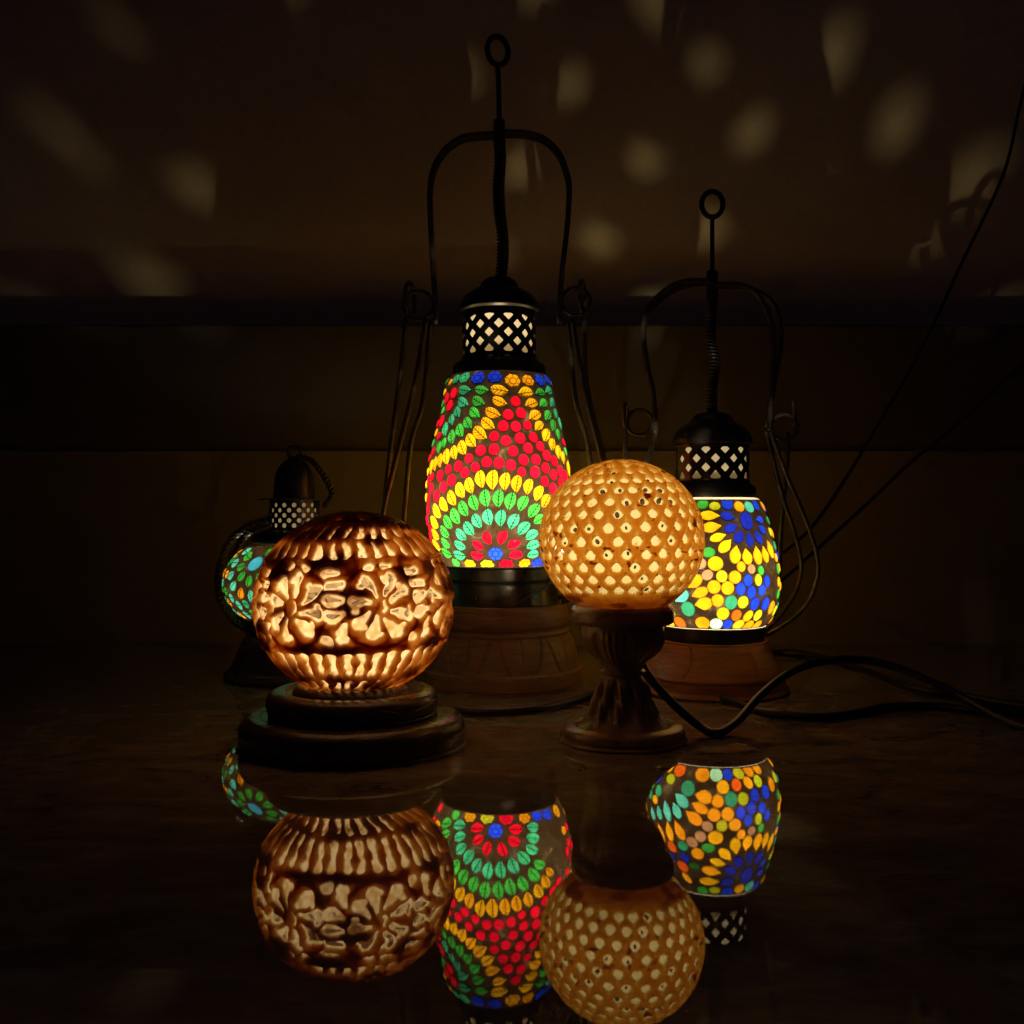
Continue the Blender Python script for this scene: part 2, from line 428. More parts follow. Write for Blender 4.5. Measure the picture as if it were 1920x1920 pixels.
# ------------------------------------------------------------------ pierced marble globe lamp on goblet stand
def build_pierced_globe():
    d = 0.800; s = d/F
    X = (1167-960)*s
    root = thing('globe_lamp', 'honey coloured round stone lamp pierced with rows of small holes on a goblet-shaped stand', 'lamp', (X, d, 0))
    R = 154.5; zc = 376.0; T = 16.0
    NU, NV = 900, 400
    lat = np.linspace(math.radians(-66), math.radians(89.5), NV)
    u = np.linspace(0, 2*PI, NU, endpoint=False)
    U, L = np.meshgrid(u, lat, indexing='ij')
    rnd = random.Random(11)
    n = 28; dlat = math.radians(9.4)
    # bores that point at the wall behind: measured from the patches of light they throw on it
    beams = []
    B = np.array((0, 0, 260-zc)); spot_src = np.array((X, d, 260*s))  # position of the added low light that casts the wall spots
    for (px_, py_) in ((205, 300), (380, 375), (300, 550), (680, 140), (812, 140), (880, 125), (1060, 160), (1205, 160), (1365, 140), (1612, 200), (1700, 300),
                     (1115, 320), (1262, 290), (1415, 285), (1155, 465), (985, 480), (1350, 440), (1570, 500), (1810, 440), (1020, 20), (230, 10), (930, 300), (1240, 560), (1880, 560), (560, 30), (110, 500), (740, 330), (960, 440), (1300, 50), (1500, 430), (635, 480)):
        yw = 1.51; xw = (px_-960)*yw/F; zw = H-(py_-960)*yw/F
        vx, vy, vz = xw-spot_src[0], yw-spot_src[1], zw-spot_src[2]
        vn = np.array((vx, vy, vz))/math.sqrt(vx*vx+vy*vy+vz*vz)
        bq = float(B@vn); tt = -bq+math.sqrt(bq*bq-float(B@B)+R*R); hp = B+vn*tt
        beams.append(((math.atan2(hp[1], hp[0])-math.radians(4)) % (2*PI), math.asin(max(-1, min(1, hp[2]/(R*.965)))), min(1.1, .92/math.sqrt(vx*vx+vy*vy+vz*vz))))
    best = np.full(U.shape, 9.0); fthru = np.full(U.shape, 9.0); dim = np.zeros(U.shape)
    for row in range(-4, 9):
        la = row*dlat
        nn = n if row < 6 else (20 if row == 6 else (14 if row == 7 else 8))
        for k in range(nn):
            ph = 2*PI*(k+.5*(row % 2))/nn + rnd.uniform(-.012, .012) + row*.004
            lc = la + rnd.uniform(-.006, .006)
            dphi = (U-ph+PI) % (2*PI)-PI
            x = dphi*np.cos(L); y = L-lc
            rp = math.radians(rnd.uniform(3.45, 3.85))*(1 if row < 6 else .8)
            # egg outline with a point at the top
            yy = np.where(y > 0, y/1.0, y/1.0)
            w = np.where(y > 0, 1-.35*np.clip(y/rp, 0, 1), 1.0)
            sq = np.sqrt((x/w)**2+yy**2)/rp
            ok = np.abs(dphi) < .5
            best = np.where(ok, np.minimum(best, sq), best)
            # scalloped facet running up from the hole
            fac = np.exp(-(x/math.radians(2.0))**2)*np.clip((y)/math.radians(7.5), 0, 1)*(y < math.radians(7.5))
            fac = np.exp(-(x/(math.radians(3.4)*np.clip(1-y/math.radians(8.8), .06, 1)))**2)*np.clip(1.1-y/math.radians(9.5), 0, 1)*(y > -.01)
            dim = np.where(ok, np.maximum(dim, fac), dim)
            # the bore that goes right through: smaller, off centre, some blocked
            facing = abs((ph-1.5*PI+PI) % (2*PI)-PI)
            hit = None
            for (ba, bl, bk) in beams:
                da = ((ba-ph+PI) % (2*PI)-PI)*math.cos(lc); db = bl-lc
                if math.hypot(da, db) < (hit[0] if hit else math.radians(6.5)): hit = (math.hypot(da, db), da, db, bk, ba)
            opn = rnd.random() < .42 and facing < (.30 if row < -1 else (.55 if row < 0 else (1.1 if row < 4 else .6)))
            if hit:
                rh = math.radians(rnd.uniform(1.75, 2.15))*hit[3]; q_ = min(1, (rp-rh)*1.2/max(hit[0], 1e-6))
                ox, oy = hit[1]*q_, hit[2]*q_
                ft = np.sqrt((x-ox)**2+(y-oy)**2)/rh-1+.10*np.sin(2*np.arctan2(y-oy, x-ox)+k*1.7)
                fthru = np.where(ok, np.minimum(fthru, ft), fthru)
            elif opn:
                rh = math.radians(rnd.uniform(1.1, 2.1) if row > 1 else rnd.uniform(1.0, 1.7))
                ox, oy = rnd.uniform(-.5, .5)*(rp-rh), rnd.uniform(-.6, .3)*(rp-rh)
                ft = np.sqrt(((x-ox)*1.0)**2+((y-oy)*.9)**2)/rh-1+.17*np.sin(2*np.arctan2(y-oy, x-ox)+k)
                fthru = np.where(ok, np.minimum(fthru, ft), fthru)
    # depth profile: outside a scooped facet, then steep bore wall, thin floor
    def ss(t): t = np.clip(t, 0, 1); return t*t*(3-2*t)
    best = best+.16*(vnoise(U/(2*PI)*260, L*46, 41, 260)-.5)
    depth = T*np.maximum(.58*dim+.14*ss((1.5-best)/.5), .95*ss((1.04-best)/.13))
    depth = np.clip(depth, 0, T*.97)
    below = ss((math.radians(-45)-L)/math.radians(4))
    depth = depth*(1-below)
    Rr = R-depth*.48
    pos = np.stack([Rr*np.cos(L)*np.cos(U), Rr*np.cos(L)*np.sin(U), zc+Rr*np.sin(L)*.965], -1)*s
    thick = 1-depth/T
    # minerals: a few dark spots and specks in the stone
    mi = np.zeros(U.shape)
    nz = vnoise(U/(2*PI)*64, L*12, 5, 64); nz2 = vnoise(U/(2*PI)*140, L*26, 9, 140)
    mi = np.clip((nz*.55+nz2*.45-.76)*9, 0, 1)
    low_ = np.clip((-L-.66)/.12, 0, 1)
    nz3 = vnoise(U/(2*PI)*24, L*9, 21, 24)
    mi = np.maximum(mi, low_*np.clip((nz3-.55)*4, 0, .9))
    mi = np.maximum(mi, .50*np.clip((-L-.70)/.2, 0, 1))
    mi = np.maximum(mi, .55*ss((np.abs((U-1.5*PI+PI) % (2*PI)-PI)-1.75)/.3))  # unseen back half darkened to dim its glow on the wall
    me = clip_shell(NU, NV, fthru, pos, {'thick': thick, 'mineral': mi}, (0, 0, zc*s, R*s, R*s, R*.965*s))
    m = mat_onyx('honey_onyx', (.70, 1.55, 3.5), (.98, .84, .50), 1.15, (1.8, 2.8, 3.7), 26, .72, .044, .02)
    g = link('globe_shade', me, m, root); g.rotation_euler = (0, math.radians(-1.5), math.radians(4)); g.location = ((zc*.0262-2)*s, 0, 0)
    # goblet stand
    prof = [(0, 0), (112, 0), (117, 8), (117, 16), (112, 25), (98, 30), (92, 30), (86, 27), (86, 27)]
    foot = link('foot', mesh(*lathe(smooth_profile(prof, 6), 128, s)), M['stone_brown'], root)
    def flutes(a, z, r):
        k = max(0, min(1, (z-30)/20))*max(0, min(1, (118-z)/20))
        v = math.sin(a*10+.8*math.sin(z*.04))
        return (abs(v)**.6*(1 if v > 0 else -1))*6.0*k + 1.8*k*math.sin(a*23+z*.11)
    st = smooth_profile([(84, 26), (77, 32), (64, 46), (55, 66), (49, 85), (43, 104), (38, 116), (36, 122), (36, 122), (42, 124), (43, 129), (38, 133), (38, 133), (40, 142)], 7)
    link('stem', mesh(*lathe(st, 220, s, flutes)), M['stone_brown'], root)
    def leaves(a, z, r):
        k = max(0, min(1, (z-143)/14))*max(0, min(1, (212-z)/14))
        t = (a*8/(2*PI)) % 1; t = abs(t-.5)*2
        return k*(6.5*(1-t**2)*(.5+.5*math.sin((z-150)*.05))-2.6+1.6*math.sin(a*40)*(1-t))
    cup = smooth_profile([(38, 140), (46, 148), (60, 160), (70, 174), (76, 190), (78, 206), (77, 216), (77, 216), (90, 218), (96, 223), (97, 230), (96, 238), (95, 246), (87, 252), (77, 252), (70, 240), (40, 234)], 6)
    link('cup', mesh(*lathe(cup, 240, s, leaves)), M['stone_brown'], root)
    link('bulb_socket', mesh(*lathe([(0, 240), (27, 240), (27, 269), (22, 269), (22, 250), (0, 250)], 40, s)), M['porcelain'], root)  # unseen cup, rim shaped to keep the low light off the bottom shell
    bulb(root, 'globe_bulb', 0, 0, 372*s, PW['pierced']*.62, (1.0, .79, .46), .006)
    bulb(root, 'wall_spot_light', 0, 0, 260*s, PW['pierced']*.75, (1.0, .79, .46), .0021)  # second point light added to throw the spots on the wall
    return root

# ------------------------------------------------------------------ carved soapstone globe
def build_carved_globe():
    d = 0.789; s = d/F
    X = (662-960)*s
    root = thing('carved_lamp', 'brown and amber carved stone globe lamp with flower openwork on a stepped round base', 'lamp', (X, d, 0))
    RX, RZ = 188.0, 172.0; zc = 260.0; T = 17.0
    NU, NV = 1100, 420
    S = np.linspace(-203, 268, NV); u = np.linspace(0, 2*PI, NU, endpoint=False)
    U, SS = np.meshgrid(u, S, indexing='ij')      # u: angle where -pi/2 faces the camera
    PH = (U+PI/2+PI) % (2*PI)-PI                    # 0 = towards the camera, + = right
    LAT = SS/RZ
    # organic warp
    wx = (vnoise(U/(2*PI)*40, SS/26.0, 3, 40)-.5)*7 + (vnoise(U/(2*PI)*90, SS/12.0, 4, 90)-.5)*5
    wy = (vnoise(U/(2*PI)*40, SS/26.0, 7, 40)-.5)*7 + (vnoise(U/(2*PI)*90, SS/12.0, 8, 90)-.5)*5
    f = np.full(U.shape, 99.0)
    rnd = random.Random(5)
    def shape(ph, sc_, segs, k=1.16):
        """segs: [(x0,y0,r0,x1,y1,r1)] tapered capsules around a centre, in photo pixels on the surface"""
        nonlocal f
        dp = (PH-ph+PI) % (2*PI)-PI
        box_ = (np.abs(dp) < .75) & (np.abs(SS-sc_) < 95)
        ii = np.nonzero(box_)
        rl = RX*np.cos(np.clip(sc_/RZ, -1.45, 1.45))
        x = dp[ii]*RX*np.cos(LAT[ii])*1.0 + wx[ii]; y = SS[ii]-sc_+wy[ii]
        g = f[ii]
        for x0, y0, r0, x1, y1, r1 in segs:
            dx, dy = x1-x0, y1-y0; L2 = max(dx*dx+dy*dy, 1e-6)
            t = np.clip(((x-x0)*dx+(y-y0)*dy)/L2, 0, 1)
            e = np.hypot(x-(x0+t*dx), y-(y0+t*dy))-(k*(r0+(r1-r0)*t)+.6)
            g = np.minimum(g, e)
        f[ii] = g
    nmed = 7
    for k in range(nmed):
        ph = math.radians(-28)+2*PI*k/nmed
        segs = []
        np_ = 8
        for q in range(np_):
            a = 2*PI*(q+.5)/np_ + rnd.uniform(-.08, .08)
            r0, r1 = 21+rnd.uniform(-2, 2), 50+rnd.uniform(-3, 2)
            ca, sa = math.cos(a), math.sin(a); b = a+rnd.uniform(.06, .2)
            segs.append((r0*ca, r0*sa, 3.0, r1*math.cos(b), r1*math.sin(b), rnd.uniform(9.0, 11.5)))
            # little wing on the outer end of the petal hole
            c2 = b+.26
            segs.append((r1*math.cos(b), r1*math.sin(b), 6, (r1-2)*math.cos(c2), (r1-2)*math.sin(c2), 5))
        segs += [(6, 8, 1.5, 9, -3, 2.5), (9, -3, 2.5, 5, -9, 1.5)]
        shape(ph, 8, [tuple(v*1.08 for v in sg) for sg in segs], 1.06)
        # divider column between two medallions
        ph2 = ph+PI/nmed
        shape(ph2, 8, [(-20, 63, 7, 3, 66, 6), (-16, 40, 6.5, 14, 41, 6), (-10, 14, 9.5, 12, 18, 6.5),
                       (-5, -13, 12, 14, -6, 4.5), (12, -42, 9, 16, -30, 5), (-19, -59, 8, -12, -60, 7), (12, -57, 8, 19, -57, 7)])
        shape(ph, 8, [(-22, 74, 4, -12, 75, 5), (12, 75, 5, 22, 74, 4)])
    for k in range(38):
        ph = 2*PI*(k+.3)/38
        j = rnd.uniform(-2, 2)
        shape(ph, -107, [(j, 23, 9.5, 1, 6, 4.0), (1, 6, 4.0, -3+j, -22, rnd.uniform(5.5, 8.5))], rnd.uniform(.82, 1.05))
    for k in range(30):
        ph = 2*PI*(k+.1)/30
        shape(ph, -169, [(7, 20, 5.5, 0, 2, 5.5), (0, 2, 5.5, -8, -20, 4)], rnd.uniform(.55, 1.0))
    for k in range(36):
        ph = 2*PI*(k+.4)/36
        j = rnd.uniform(-2, 2)
        shape(ph, 116, [(j-3, 16, 3.6, 0, 2, 4.5), (0, 2, 4.5, 3, -11, rnd.uniform(5.5, 8.4))], rnd.uniform(.75, 1.05))
    for k in range(30):
        ph = 2*PI*(k+.2)/30
        shape(ph, 158, [(4, 15, 5.8, 0, 0, 4.2), (0, 0, 4.2, -4, -14, rnd.uniform(3, 5.4))], rnd.uniform(.55, .9))
    for k in range(9):
        shape(2*PI*(k+.6)/9, 206, [(0, 5, 2.5, 0, -5, 3)], 1)
    def ss(t): t = np.clip(t, 0, 1); return t*t*(3-2*t)
    # hole floors: each opening first sinks as a chamfered pit, the through-cut is smaller and partly blocked
    blk = vnoise(U/(2*PI)*34, SS/19.0, 31, 34)
    # low and rear openings closed, keeping light patches off the table and wall
    side = np.abs(np.sin(PH/2))
    cut = f + 3.4 + 10*np.clip(blk-.38, 0, 1) + 16*ss((-4-SS)/22.0) + 6*ss((SS-95)/30) + 40*ss((np.abs(PH)-1.5)/.3)
    w = 8.5
    q = np.clip(f/w, 0, 1)
    rnd_prof = 1-np.sqrt(np.clip(1-(1-q)**2, 0, 1))
    depth = T*np.clip(.60*rnd_prof + .36*ss((2.4-f)/3.4), 0, 1)
    thick = np.clip(1-depth/T, .02, 1)
    fl = vnoise(U/(2*PI)*150, SS/8.0, 51, 150)
    thick = np.where(f < 3, thick+.30*np.clip(fl-.35, 0, 1), thick)
    thick = thick*(1+.75*ss((f-5)/8.0))*(.72+.56*vnoise(U/(2*PI)*70, SS/17.0, 61, 70))
    for k in range(nmed):
        dpm = (PH-math.radians(-28)-2*PI*k/nmed+PI) % (2*PI)-PI
        rr_ = np.hypot(dpm*RX*np.cos(LAT)+wx*.5, SS-8+wy*.5)
        thick = thick+.8*np.exp(-((rr_-73)/3.2)**2)*(f > 0)
    ridge = 3.0*np.exp(-((SS-91)/3.0)**2)+2.5*np.exp(-((SS+72)/3.5)**2)
    over = np.where(SS > 91, 2.0, 0)
    ribs = 0
    Rm = -depth*.68+ridge+over
    Rm = Rm + .6*(wx+wy)*.2
    pos = np.stack([(RX+Rm)*np.cos(LAT)*np.cos(U), (RX+Rm)*np.cos(LAT)*np.sin(U), zc+(RZ+Rm)*np.sin(LAT)], -1)*s
    # mineral map: dark brown stone at the crown, below the seam and low on the front
    def blob(ph, sc_, a, b):
        dp = (PH-math.radians(ph)+PI) % (2*PI)-PI
        return np.exp(-((dp*RX/a)**2+((SS-sc_)/b)**2))
    nz = vnoise(U/(2*PI)*22, SS/34.0, 17, 22); nz2 = vnoise(U/(2*PI)*60, SS/14.0, 19, 60)
    mi = .25*blob(-8, 88, 40, 18)*2+.9*blob(-8, 92, 34, 16)+1.0*blob(-50, 95, 60, 24)+.9*blob(0, -158, 90, 24)+.65*blob(-34, -8, 20, 18)\
        +.7*blob(10, 18, 12, 30)*0+.8*blob(-22, 165, 120, 34)+.8*blob(-45, -130, 60, 26)+.6*blob(16, -12, 12, 14)+.25*blob(-5, -66, 60, 9)+.8*blob(110, 60, 90, 60)+.8*blob(200, -20, 90, 80)
    mi = mi*(.55+.9*nz2)
    mi = mi+1.3*np.clip((SS-160)/25, 0, 1)+.9*ss((SS-128)/30)*(PH < .1)*ss((.5-PH)/.6)+1.0*np.clip((-SS-183)/16, 0, 1)
    mi = mi + .95*np.clip((nz-.60)*3.2, 0, 1)*(.4+nz2)
    # thick middles of the struts carry the brown colour
    mi = np.clip(mi, 0, 1)
    me = clip_shell(NU, NV, cut, pos, {'thick': thick, 'mineral': mi}, (0, 0, zc*s, RX*s, RX*s, RZ*s))
    m = mat_onyx('carved_stone', (1.05, 2.0, 3.6), (.98, .85, .60), 1.5, (3.4, 4.6, 5.6), 15, .61, .155, .34, .26)
    g = link('globe_shade', me, m, root); g.rotation_euler = (0, math.radians(-1.2), 0); g.location = ((zc*.0209+3.5)*s, 0, 0)
    neck = smooth_profile([(84, 88), (104, 90), (112, 97), (104, 108), (95, 112), (86, 110)], 6)
    link('neck', mesh(*lathe(neck, 96, s)), M['dark_wood'], root)
    def carve(a, z, r):
        k = max(0, 1-abs(z-80)/17)
        return -2.4*k*(1 if abs(math.sin(a*7)*9+z-80) < 2.0 or abs(math.sin(a*7+1.1)*6+z-79) < 1.4 else 0)
    up = smooth_profile([(60, 57), (146, 57), (155, 62), (159, 72), (159, 84), (154, 95), (143, 101), (128, 102), (112, 96), (60, 95)], 9)
    link('upper_ring', mesh(*lathe(up, 420, s, carve)), M['dark_wood'], root)
    lo = smooth_profile([(0, 0), (196, 0), (205, 5), (209, 18), (209, 34), (203, 47), (190, 55), (172, 57), (168, 54), (164, 56), (100, 56), (0, 56)], 7)
    link('base_disc', mesh(*lathe(lo, 160, s)), M['dark_wood'], root)
    link('bulb_socket', mesh(*lathe([(0, 97), (28, 97), (28, 160), (20, 170), (20, 190), (0, 191)], 40, s)), M['porcelain'], root)
    bulb(root, 'globe_bulb', 0, 0, 262*s, PW['carved'], (1.0, .79, .50))
    return root

# ------------------------------------------------------------------ mosaic glass
COLS = dict(Y=(.95, .42, .007), O=(.95, .36, .008), R=(.72, .004, .022), G=(.04, .34, .04), E=(.03, .30, .045), T=(.038, .36, .17),
            A=(.10, .60, .48), B=(.012, .045, .75), N=(.01, .02, .40), L=(.50, .52, .015), V=(.90, .13, .01), M=(.45, .80, .55),
            K=(.42, .22, .10), D=(.02, .12, .02), C=(.05, .35, .62), S=(.02, .14, .72))
class Mosaic:
    """chips placed on a surface of revolution; coordinates are (phi, z) with phi=0 facing the camera, z in photo px"""
    def __init__(self, xc, yc, d, prof, z0, z1, seed):
        self.d = d; self.s = d/F; self.xc = xc; self.yc = yc; self.z0 = z0; self.z1 = z1
        self.pz = np.array([p[1] for p in prof]); self.pr = np.array([p[0] for p in prof])
        self.chips = []; self.rnd = random.Random(seed)
        self.Xc = (xc-960)*self.s; self.grow = 1.03 if xc < 1000 else 1.12
    def r(self, z): return float(np.interp(z, self.pz, self.pr))
    def locate(self, x, y, mirrored=False):
        phi = 0.0; z = self.yc-y
        for _ in range(8):
            D = self.d-self.r(z)*self.s*math.cos(phi)
            Z = ((y-960)*D/F-H) if mirrored else (H-(y-960)*D/F)
            z = Z/self.s
            q = ((x-960)*D/F-self.Xc)/(self.r(z)*self.s)
            if abs(q) > 1.04: return None
            phi = math.asin(max(-.995, min(.995, q)))
        return phi, z
    def add(self, phi, z, kind, col, L=30, Wd=20, ang=0):
        """kind leaf/drop/dot/flower; L, Wd full sizes px; ang = direction of the tip, degrees, 0 right, 90 down"""
        if z < self.z0+3 or z > self.z1-3: return
        self.chips.append([phi, z, kind, col, L*self.grow, Wd*self.grow, ang])
    def outline(self, c, n=20):
        phi, z, kind, col, L, Wd, ang = c
        a = math.radians(ang); ca, sa = math.cos(a), -math.sin(a)
        pts = []; loc = []
        for k in range(n):
            t = 2*PI*k/n
            if kind in ('leaf', 'drop'):
                x = math.cos(t); y = math.sin(t)
                sh = .62 if kind == 'leaf' else .80
                w = (1-sh*max(0, x)**1.3) if kind == 'drop' else (1-.88*max(0, x+.1)**1.9)
                if x < -.2 and kind == 'leaf': w *= 1.0
                y = y*w
                if kind == 'leaf': y += .30*x*x-.14
            elif kind == 'flower':
                q = 1+.09*math.cos(7*t); x, y = q*math.cos(t)*.95, q*math.sin(t)*.95
            else:
                x, y = math.cos(t), math.sin(t)
            loc.append((x, y)); px, py = x*L/2, y*Wd/2
            u, v = px*ca-py*sa, px*sa+py*ca
            pts.append((u, v))
        j = self.rnd.uniform(.95, 1.03)
        return [(u*j, v*j) for u, v in pts], loc
    def thin(self, gap=1.2):
        """drop chips that would overlap one placed earlier"""
        keep = []
        for c in self.chips:
            ok = True
            for k in keep:
                rr = self.r((c[1]+k[1])/2)
                dx = ((c[0]-k[0]+PI) % (2*PI)-PI)*rr; dz = c[1]-k[1]
                if abs(dx) > 50 or abs(dz) > 50: continue
                dist = math.hypot(dx, dz)
                if dist < 1e-6: ok = False; break
                def ext(q):
                    a = math.radians(q[6]); ux, uz = math.cos(a), -math.sin(a)
                    c_ = abs((dx*ux+dz*uz)/dist); return math.hypot(q[4]/2*c_, q[5]/2*math.sqrt(max(0, 1-c_*c_)))
                tot = ext(c)+ext(k)
                if dist < tot*.80: ok = False; break
                if dist < tot+gap*.3:
                    f = max(.74, (dist-gap*.3)/tot); c[4] *= f; c[5] *= f
            if ok: keep.append(c)
        self.chips = keep
    def fill(self, cols, size, lim=1.15, kind='dot', n=3000):
        for _ in range(n):
            phi = self.rnd.uniform(lim, PI-lim)*self.rnd.choice((-1, 1)) if lim > 0 else self.rnd.uniform(-PI, PI)
            phi = max(-1.50, min(1.50, phi)) if lim < 1.6 else phi
            z = self.rnd.uniform(self.z0+size*.5, self.z1-size*.5)
            ok = True
            for c in self.chips:
                dx = ((c[0]-phi+PI) % (2*PI)-PI)*self.r(z); dz = c[1]-z
                if math.hypot(dx, dz) < (size+min(c[4], c[5])*.55+max(c[4], c[5])*.45)*.5+.5: ok = False; break
            if ok: self.chips.append([phi, z, kind, self.rnd.choice(cols), size, size*self.rnd.uniform(.9, 1.1), 0])
    def build(self, parent, rim=True):
        s = self.s
        front = [c for c in self.chips if abs(c[0]) <= 1.47]
        back = [[c[0]+PI, c[1], c[2], {'R': 'Y', 'B': 'Y', 'G': 'L', 'T': 'Y', 'N': 'Y', 'D': 'L', 'A': 'Y', 'C': 'A'}.get(c[3], c[3])]+c[4:] for c in front]  # unseen rear chips recoloured paler to throw more warm light on the wall
        chips = front+back
        lo, hi = -PI/2, 3*PI/2
        # --- grout sheet: constrained triangulation of the unrolled surface with the chips cut out
        Rref = max(self.pr)
        V2 = []; faces = []
        polys = []
        for c in chips:
            pts, loc = self.outline(c)
            uv = []
            for (u, v) in pts:
                z = min(max(c[1]+v, self.z0+1.5), self.z1-1.5)
                ph = min(max(c[0]+u/self.r(c[1]), lo+.006), hi-.006)
                uv.append((ph, z))
            polys.append((c, uv, loc))
            faces.append(list(range(len(V2), len(V2)+len(uv)))); V2 += [(a*Rref, b) for a, b in uv]
        nu, nv = 120, 36
        for i in range(nu+1):
            for j in range(nv+1):
                V2.append(((lo+(hi-lo)*i/nu)*Rref, self.z0+(self.z1-self.z0)*j/nv))
        res = delaunay_2d_cdt([Vector(p) for p in V2], [], faces, 0, 1e-4, True)
        ov, of, orig = res[0], res[2], res[5]
        gv = []
        def P3(ph, z, off=0):
            r = self.r(z)+off; return (r*math.sin(ph)*s, -r*math.cos(ph)*s, z*s)
        for p in ov: gv.append(P3(p[0]/Rref, p[1], 0))
        gf = [f for f, o_ in zip(of, orig) if len(o_) == 0]
        allv, allf, mats, cols, uvs = list(gv), [], [], [], []
        # unroll direction gives outward normals with this winding
        for f in gf:
            allf.append(list(f)); mats.append(0)
        kinds = {'leaf': 1, 'flower': 2, 'dot': 3, 'drop': 3}
        vcol = [(0, 0, 0)]*len(allv); vuv = [(0, 0)]*len(allv)
        for c, uv, loc in polys:
            col = COLS[c[3]]; j = self.rnd.uniform(.78, 1.12); jj = self.rnd.uniform(.9, 1.15)
            col = (min(col[0]*j, .97), min(col[1]*j*jj, .97), min(col[2]*j, .97))
            n = len(uv); cz = sum(p[1] for p in uv)/n; cp = sum(p[0] for p in uv)/n
            base = len(allv)
            for ring_, (sc_, off) in enumerate(((1.0, 0.0), (.97, 1.1), (.80, 1.9), (.45, 2.5))):
                for (ph, z), (lx, ly) in zip(uv, loc):
                    allv.append(P3(cp+(ph-cp)*sc_, cz+(z-cz)*sc_, off)); vcol.append(col); vuv.append((lx*sc_, ly*sc_))
            allv.append(P3(cp, cz, 2.7)); vcol.append(col); vuv.append((0, 0))
            m_ = kinds[c[2]]
            for q in range(3):
                for k in range(n):
                    k2 = (k+1) % n
                    allf.append([base+q*n+k, base+q*n+k2, base+(q+1)*n+k2, base+(q+1)*n+k]); mats.append(m_)
            for k in range(n):
                allf.append([base+3*n+k, base+3*n+(k+1) % n, base+4*n]); mats.append(m_)
        me = bpy.data.meshes.new('mosaic'); me.from_pydata(allv, [], allf); me.update()
        ca = me.color_attributes.new('Col', 'FLOAT_COLOR', 'POINT')
        ca.data.foreach_set('color', [x for c in vcol for x in (*c, 1.0)])
        ul = me.uv_layers.new(name='UVMap')
        li = np.zeros(len(me.loops), int); me.loops.foreach_get('vertex_index', li)
        ul.data.foreach_set('uv', np.array(vuv, float)[li].ravel())
        o = link('glass_shade', me, [M['grout'], M['chip_leaf'], M['chip_flower'], M['chip_plain']], parent)
        me.polygons.foreach_set('material_index', mats); me.update()
        return o

# ------------------------------------------------------------------ hanging lanterns
def front(yc, lst):
    """heights read off the near side of a round part, moved to the lamp axis"""
    return [(r, max(0.0, yc-960-((yc-z)-960)*(1-r/F))) for r, z in lst]
def lantern_frame(root, s, g):
    """g: geometry in photo px around the lamp axis: x right, y depth, z up"""
    # hanging stem with ring
    rg = g['ring']
    st = link('hanging_stem', mesh(*tube([(0, 0, g['sleeve'][0]), (rg[0]*.3, 0, (g['sleeve'][0]+rg[1])/2), (rg[0], 0, rg[1]-rg[3])], g['stem_r'], s=s)), M['metal'], root)
    link('ring', mesh(*ring((rg[0], 0, rg[1]), rg[2], rg[3], rg[4], s, tilt=rg[5])), M['metal'], st)
    sl = g['sleeve']
    link('sleeve', mesh(*lathe([(0, sl[1]-2), (sl[2]*.8, sl[1]-2), (sl[2], sl[1]+2), (sl[2], sl[0]-4), (sl[2]*.85, sl[0]), (0, sl[0])], 28, s)), M['metal'], root)
    for path in g['arms']:
        link('handle_rod', mesh(*tube(path, g['arm_r'], s=s)), M['wire'], root)
    for path in g['wires']:
        link('side_wire', mesh(*tube(path, g['wire_r'], s=s)), M['wire'], root)
    for (c, rx, rz, rad, plane) in g['loops']:
        link('loop', mesh(*ring(c, rx, rz, rad, s, plane)), M['wire'], root)
    # sprung coil cord
    pts = smooth_profile([np.array(p, float) for p in g['coil']], 40); pts = np.array(pts)
    seglen = np.concatenate([[0], np.cumsum(np.linalg.norm(np.diff(pts, axis=0), axis=1))])
    total = seglen[-1]; pitch = g['pitch']; n = int(total/pitch*14)
    hel = []
    for k in range(n):
        t = total*k/(n-1); p = np.array([np.interp(t, seglen, pts[:, q]) for q in range(3)])
        a = 2*PI*t/pitch; hel.append((p[0]+g['coil_r']*math.cos(a), p[1]+g['coil_r']*math.sin(a), p[2]))
    v1 = tube(hel, g['coil_w'], 6, s=s, spline=False); v2 = tube([tuple(p) for p in g['coil']], g['coil_r']*.62, 10, s=s)
    link('coil_cord', mesh(*join_parts([v1, v2])), M['metal'], root)

